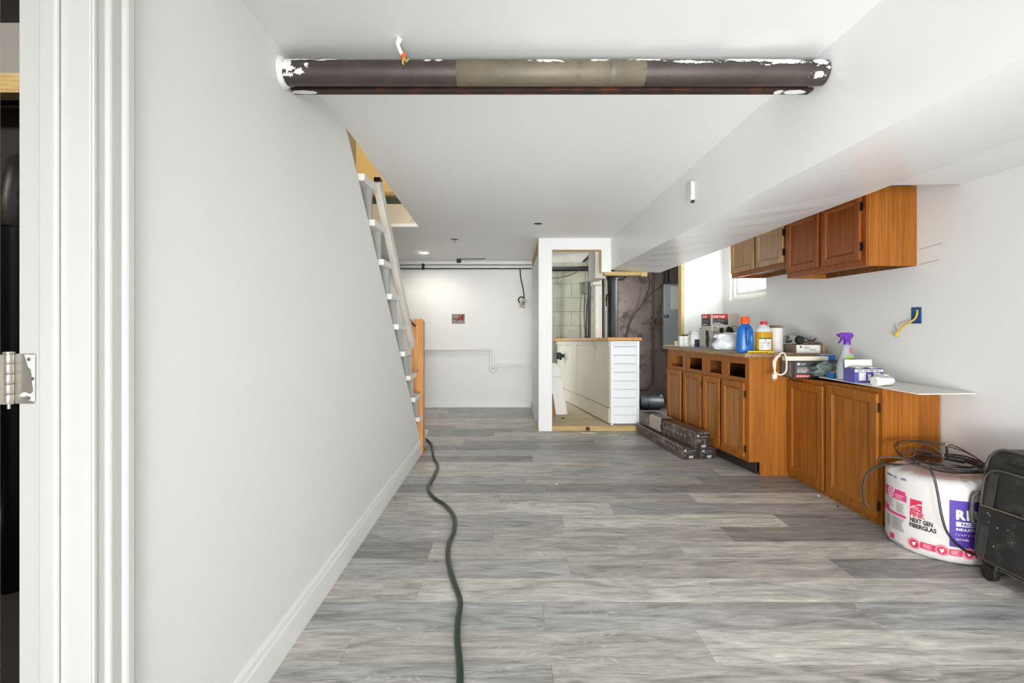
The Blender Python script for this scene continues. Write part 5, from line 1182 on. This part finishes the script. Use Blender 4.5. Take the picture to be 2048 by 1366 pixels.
mb.add(vs, fs); mb.build('wrapped_roll', mat('white_poly_wrap', (222, 217, 214), .33, spec=.55, var=.02, scale=6, bump=.25, bscale=22, stain=(212, 194, 190), stain_amt=.34, stain_scale=4), t, smooth=True, ang=75)
mb = MB(); mb.lathe([(.165, .3765), (.13, .3785), (.05, .372), (.02, .368)], (RX, RY, 0), 48); mb.build('pink_end', mat('pink_batt_end', (226, 190, 184), .8, var=.08, scale=16, bump=.4, bscale=30), t, smooth=True)
rf = cyl_map(RX, RY, RR + .0012)
def D(a): return R(a)
def patch(name, m, a0, a1, v0, v1, h=.0006): return put_patch(MB(), rf, D(a0), D(a1), v0, v1, h, max(2, int((a1 - a0) / 3)), 1).build(name, m, t)
def words(name, m, items, h=.0012):
    mb = MB()
    for s, a0, a1, v0, v1, hv in items: put_text(mb, rf, s, D(a0), D(a1), v0, v1, h, hv)
    return mb.build(name, m, t)
# maker's square with white arcs
patch('logo_square', P_redpink, -160.7, -148, .206, .263)
sc = .2127
lg = lambda u, v, h=0: rf(D(-160.7) + u / sc, .206 + v, h)
mb = MB()
for k in range(3):
    arc = [(.002 + .044 * i / 12, .012 + k * .004 + (.030 - k * .006) * math.sin(math.pi * .5 * i / 12)) for i in range(13)]
    mb.add([lg(u, v, .0012) for u, v in arc] + [lg(u, v - .0018, .0012) for u, v in arc], [(i, i + 1, 14 + i, 13 + i) for i in range(12)])
put_text(mb, lg, 'Owens', .010, .034, .018, .026, .0013, .02); put_text(mb, lg, 'Corning', .010, .040, .007, .015, .0013, .02); mb.build('logo_mark', P_white, t)
words('printed_words', P_redpink, [('PINK', -161, -145, .1805, .205, .035)])
words('printed_words', P_black, [('NEXT GEN', -160.8, -137.5, .154, .176, .03), ('FIBERGLAS', -161.5, -134.0, .129, .150, .03)])
patch('purple_panel', P_purple, -122, -88, .085, .296)
words('printed_words', P_white, [('R13', -116, -94, .210, .256, .05)])
words('printed_words', P_white, [('INSULATION', -116, -92, .161, .173, .03), ('1 | 3.5" x 15"', -116, -96, .138, .147, .01), ('2x4 Walls', -116, -103.5, .118, .126, .02)])
patch('white_bar', P_white, -116, -92, .180, .201, .0010); words('printed_words', P_purple, [('FACED', -111, -95, .183, .198, .04)], .0016)
for a, v in ((-156.5, .054), (-128.8, .058), (-103, .061)):
    f2 = lambda u, w_, h=0, a=a, v=v: rf(D(a) + u / sc, v + w_, h)
    put_disc(MB(), f2, 0, 0, .0255, .0008, 28).build('round_badge', P_redpink, t)
    mb = MB(); put_disc(mb, f2, 0, 0, .0225, .0014, 28, .90)
    mb.add([f2(.011 * math.cos(k * .9) * (1 if k % 2 else .5), .012 * math.sin(k * .9) * (1 if k % 2 else .55), .0014) for k in range(7)], [tuple(range(7))]); mb.build('badge_icon', P_white, t)
patch('pink_bar', P_redpink, -149.5, -135, .043, .073); patch('pink_bar', P_redpink, -122, -109.8, .044, .073); patch('pink_bar', P_redpink, -96.5, -84, .045, .073)
mb = MB()
for a0, a1 in ((-147, -138), (-120.5, -112)):
    for i in range(4): put_patch(mb, rf, D(a0), D(a1 - random.random() * 3), .050 + i * .005, .0522 + i * .005, .0012, 3, 1)
mb.build('bar_lines', mat('pale_pink', (240, 190, 206), .5), t)
# side panel text
patch('pink_panel', P_pink, 153, 195, .236, .284); mb = MB(); f2 = lambda u, w_, h=0: rf(D(170) + u / sc, .260 + w_, h)
put_disc(mb, f2, 0, 0, .022, .0012, 28, .80); put_disc(mb, f2, 0, 0, .012, .0012, 20, .6); mb.add([rf(D(176), .268, .0013), rf(D(195), .268, .0013), rf(D(195), .287, .0013), rf(D(176), .287, .0013)], [(0, 1, 2, 3)]); mb.build('panel_mark', P_white, t)
mb = MB()
for i in range(4): put_patch(mb, rf, D(179), D(187 + random.random() * 6), .241 + i * .006, .2435 + i * .006, .0012, 3, 1)
mb.build('panel_lines', mat('pale_pink', (240, 190, 206), .5), t)
patch('pink_stripe', P_pink, 167, 194, .156, .169); patch('pink_stripe', P_pink, 150, 166, .158, .190)
mb = MB()
for i in range(11): put_patch(mb, rf, D(180.7), D(189 + random.random() * 3.4), .178 + i * .0043, .1798 + i * .0043, .0008, 3, 1)
for i in range(16): put_patch(mb, rf, D(172.8), D(188 + random.random() * 4), .086 + i * .004, .0879 + i * .004, .0008, 5, 1)
for i in range(12): put_patch(mb, rf, D(160), D(168 + random.random() * 3), .090 + i * .0045, .092 + i * .0045, .0008, 3, 1)
for i in range(5): put_patch(mb, rf, D(158), D(172 + random.random() * 4), .195 + i * .008, .198 + i * .008, .0008, 3, 1)
mb.build('fine_print', mat('fine_grey_print', (148, 146, 146), .6), t)
patch('red_square', P_redpink, 168.6, 176.5, .033, .057)
mb = MB()
for i in range(3): put_patch(mb, rf, D(176), D(190 + random.random() * 4), .024 - i * .005, .0255 - i * .005, .0008, 3, 1)
mb.build('fine_print', P_navy, t)
words('printed_words', P_navy, [('400', 187.2, 194.5, .338, .350, .02), ('22', 176, 181, .336, .350, .01)])
mb = MB(); put_bars(mb, rf, D(158), D(173), .338, .347, .0012, 13); mb.build('fine_print', P_navy, t)

# ------------------------------------------------------------------ coil of cables on the roll
t = thing('cable_coil', (RX, RY, .38), 'tangled coil of black and brown coaxial cable lying on the insulation roll', 'cable')
M['coax'] = mat('black_coax', (38, 35, 33), .4); M['coaxbrown'] = mat('brown_coax', (74, 52, 38), .4); M['coaxgrey'] = mat('grey_coax', (78, 74, 70), .4)
def loop(cx, cy, cz, rx, ry, tilt, seed, r, m, turns=1.0, a0=0.0):
    n = int(44 * turns); pts = []
    for i in range(n + 1):
        a = a0 + 2 * math.pi * turns * i / n
        w_ = 1 + .10 * noise.noise(Vector((math.cos(a) * 1.3, math.sin(a) * 1.3, seed)))
        x = rx * w_ * math.cos(a); y = ry * w_ * math.sin(a)
        pts.append((cx + x, cy + y, cz + tilt * y + .010 * noise.noise(Vector((a, seed, 1))) + .006 * i / n))
    MB().tube(pts, r, 8).build('cable_loop', m, t, smooth=True)
loop(2.150, 2.40, .402, .135, .125, .03, 1, .0042, M['coax'], 2.0, .3)
loop(2.165, 2.39, .412, .120, .135, .05, 5, .0042, M['coax'], 2.0, 1.0)
loop(2.155, 2.41, .424, .140, .115, .06, 9, .0042, M['coax'], 1.6, 2.0)
loop(2.190, 2.37, .418, .115, .120, .02, 14, .0042, M['coaxgrey'], .9, 2.6)
loop(2.125, 2.43, .448, .175, .140, .28, 20, .0027, M['coaxbrown'], 1.0, .6)
loop(2.130, 2.42, .440, .168, .150, .24, 26, .0027, M['coaxbrown'], 1.0, 2.6)
loop(2.115, 2.425, .434, .172, .135, .32, 31, .0027, M['coaxbrown'], .8, 1.0)
def px3(x, y, Y): return ((x - 1018) * Y / 975, Y, 1.097 - (y - 648) * Y / 975)
MB().tube(spline([px3(1880, 912, 2.44), px3(1840, 900, 2.40), px3(1806, 905, 2.36), px3(1812, 915, 2.34), px3(1826, 912, 2.36), px3(1832, 900, 2.38), px3(1850, 888, 2.42), px3(1880, 905, 2.40), px3(1884, 924, 2.36)]), .0032, 8).build('cable_loop', M['coaxbrown'], t, smooth=True)
MB().tube(spline([px3(1900, 934, 2.33), px3(1850, 932, 2.28), px3(1820, 930, 2.26), px3(1780, 932, 2.27), px3(1758, 922, 2.30), px3(1764, 914, 2.34), px3(1800, 916, 2.34), px3(1826, 924, 2.30), px3(1838, 934, 2.25)]), .0036, 8).build('cable_loop', M['coaxgrey'], t, smooth=True)
MB().tube(spline([px3(1840, 926, 2.30), px3(1810, 930, 2.285), px3(1770, 928, 2.27), px3(1745, 938, 2.25), px3(1730, 955, 2.245), px3(1726, 980, 2.24), px3(1728, 1000, 2.24), px3(1733, 1012, 2.235)]), .0052, 8).build('cable_end', M['coax'], t, smooth=True)
MB().tube([px3(1733, 1011, 2.235), px3(1735, 1017, 2.235)], .0035, 8).build('connector', M['brass'], t)
MB().tube(spline([px3(1838, 928, 2.24), px3(1858, 938, 2.215), px3(1868, 955, 2.195), px3(1876, 990, 2.185), px3(1882, 1025, 2.175), px3(1892, 1060, 2.165), px3(1910, 1085, 2.155), px3(1935, 1104, 2.172), px3(1960, 1112, 2.176)]), .0052, 8).build('cable_end', M['coax'], t, smooth=True)
for x, y0_, y1_ in ((1895, 917, 884), (1888, 915, 908)):
    MB().tube([px3(x, y0_, 2.44), px3(x - 2, y1_ + 8, 2.44)], .005, 8).build('cable_end', M['coax'], t); MB().tube([px3(x - 2, y1_ + 8, 2.44), px3(x - 3, y1_, 2.44)], .006, 8).build('connector', M['steel'], t)

# ------------------------------------------------------------------ suitcase
t = thing('suitcase', (2.19, 1.95, 0), 'dusty black wheeled soft suitcase standing beside the insulation roll', 'suitcase')
M['case'] = mat('dusty_black_fabric', (36, 35, 34), .5, var=.35, scale=9, bump=.45, bscale=110, stain=(70, 67, 63), stain_amt=.40, stain_scale=19)
M['caseedge'] = mat('black_vinyl_trim', (30, 29, 28), .4, var=.2, scale=12); M['piping'] = mat('grey_rubber_piping', (84, 80, 74), .45, var=.2, scale=20)
def shear(p): return Vector((p[0] - .028 + .13 * (p[2] - .07), p[1] - .012, p[2]))
def rrect(y0, y1, z0, z1, r0, r1, n=6):
    """rounded rectangle in (y, z): r0 bottom corners, r1 top corners"""
    out = []
    for cy, cz, r_, a0 in ((y1 - r0, z0 + r0, r0, -90), (y1 - r1, z1 - r1, r1, 0), (y0 + r1, z1 - r1, r1, 90), (y0 + r0, z0 + r0, r0, 180)):
        for i in range(n + 1):
            a = R(a0 + 90 * i / n); out.append((cy + r_ * math.cos(a), cz + r_ * math.sin(a)))
    return out
def slab(name, m, y0, y1, z0, z1, r0, r1, xa, xb, bev, parent=None):
    mb = MB().prism([shear((xb, y, z)) for y, z in rrect(y0, y1, z0, z1, r0, r1)], (xa - xb, 0, 0)); return mb.build(name, m, parent or t, bev, smooth=True, seg=3, ang=50)
slab('body', M['case'], 1.72, 2.172, .062, .560, .05, .085, 2.088, 2.255, .018)
slab('front_pocket', M['case'], 1.745, 2.150, .085, .475, .05, .07, 2.062, 2.0875, .012)
slab('lower_pocket', M['case'], 1.755, 2.138, .095, .310, .04, .015, 2.050, 2.0615, .005)
def loop_tube(name, m, x, y0, y1, z0, z1, r0, r1, rad):
    q = [shear((x, y, z)) for y, z in rrect(y0, y1, z0, z1, r0, r1)]; MB().tube(q + [q[0]], rad, 8).build(name, m, t, smooth=True)
loop_tube('piping', M['piping'], 2.090, 1.722, 2.170, .064, .558, .05, .085, .0055)
loop_tube('piping', M['piping'], 2.064, 1.747, 2.148, .087, .473, .05, .07, .0045)
MB().tube([shear((2.0485, y, .313 - .006 * math.sin(y * 9))) for y in (1.76, 1.85, 1.95, 2.05, 2.13)], .003, 6).build('zipper', mat('worn_zipper', (136, 126, 104), .5, metal=.4), t)
MB().tube([shear((2.084, y, .505)) for y in (1.76, 1.9, 2.08)], .004, 6).build('zipper', M['caseedge'], t)
for y in (1.83, 2.09): MB().prism([shear(p) for p in ((2.0486, y, .10), (2.0486, y + .035, .10), (2.0606, y + .030, .455), (2.0606, y - .005, .455))], (-.003, 0, 0)).build('strap', mat('grey_worn_webbing', (58, 56, 53), .7, var=.2, scale=20), t)
# side grip on the far side, top handle, wheels with housings
MB().tube(spline([shear((2.098, 2.172, .20)), shear((2.082, 2.190, .215)), shear((2.070, 2.192, .28)), shear((2.072, 2.190, .335)), shear((2.092, 2.172, .35))]), .009, 10).build('side_handle', M['piping'], t, smooth=True)
MB().tube(spline([shear((2.15, 1.80, .556)), shear((2.15, 1.83, .580)), shear((2.15, 1.93, .585)), shear((2.15, 2.03, .580)), shear((2.15, 2.06, .556))]), .012, 10).build('top_handle', M['caseedge'], t, smooth=True)
for y in (1.80, 2.095):
    MB().prism([shear(p) for p in ((2.082, y - .030, .10), (2.082, y + .045, .10), (2.082, y + .030, .035), (2.082, y - .002, .022), (2.082, y - .028, .035))], (.075, 0, 0)).build('wheel_housing', M['caseedge'], t, .006)
    MB().lathe([(.012, 2.070), (.030, 2.072), (.032, 2.076), (.032, 2.094), (.030, 2.098), (.012, 2.100)], (-.028, y - .012, .033), 22, axis='x').build('wheel', M['black'], t, smooth=True)
    MB().lathe([(.007, 2.064), (.007, 2.0699)], (-.028, y - .012, .033), 12, axis='x').build('axle', M['rust'], t)
for k in range(15):
    y, z = random.uniform(1.80, 2.12), random.uniform(.10, .53)
    xx = 2.0495 if z < .308 else (2.0615 if z < .47 else 2.0875)
    MB().blob(shear((xx, y, z)), (.0012, random.uniform(.001, .0035), random.uniform(.001, .003)), k, .4, 2, 1).build('lint_speck', M['paper'], t)

# small litter on the planks
for i, (px, py, m_, lab) in enumerate(((1113, 969, 'splash', 'white speck of plaster on the planks mid-room'), (1676, 1014, 'black', 'black crumb on the planks before the low cabinet'), (1637, 993, 'splash', 'white crumb on the planks beside the low cabinet'))):
    Yd = 1.097 * 975 / (py - 648); Xd = (px - 1018) * Yd / 975
    o = MB().blob((Xd, Yd, .004), (.008, .005, .004), 60 + i, .4, 2, 2, flat=.0006).build('crumb', M[m_], None); tag(o, lab, 'litter')
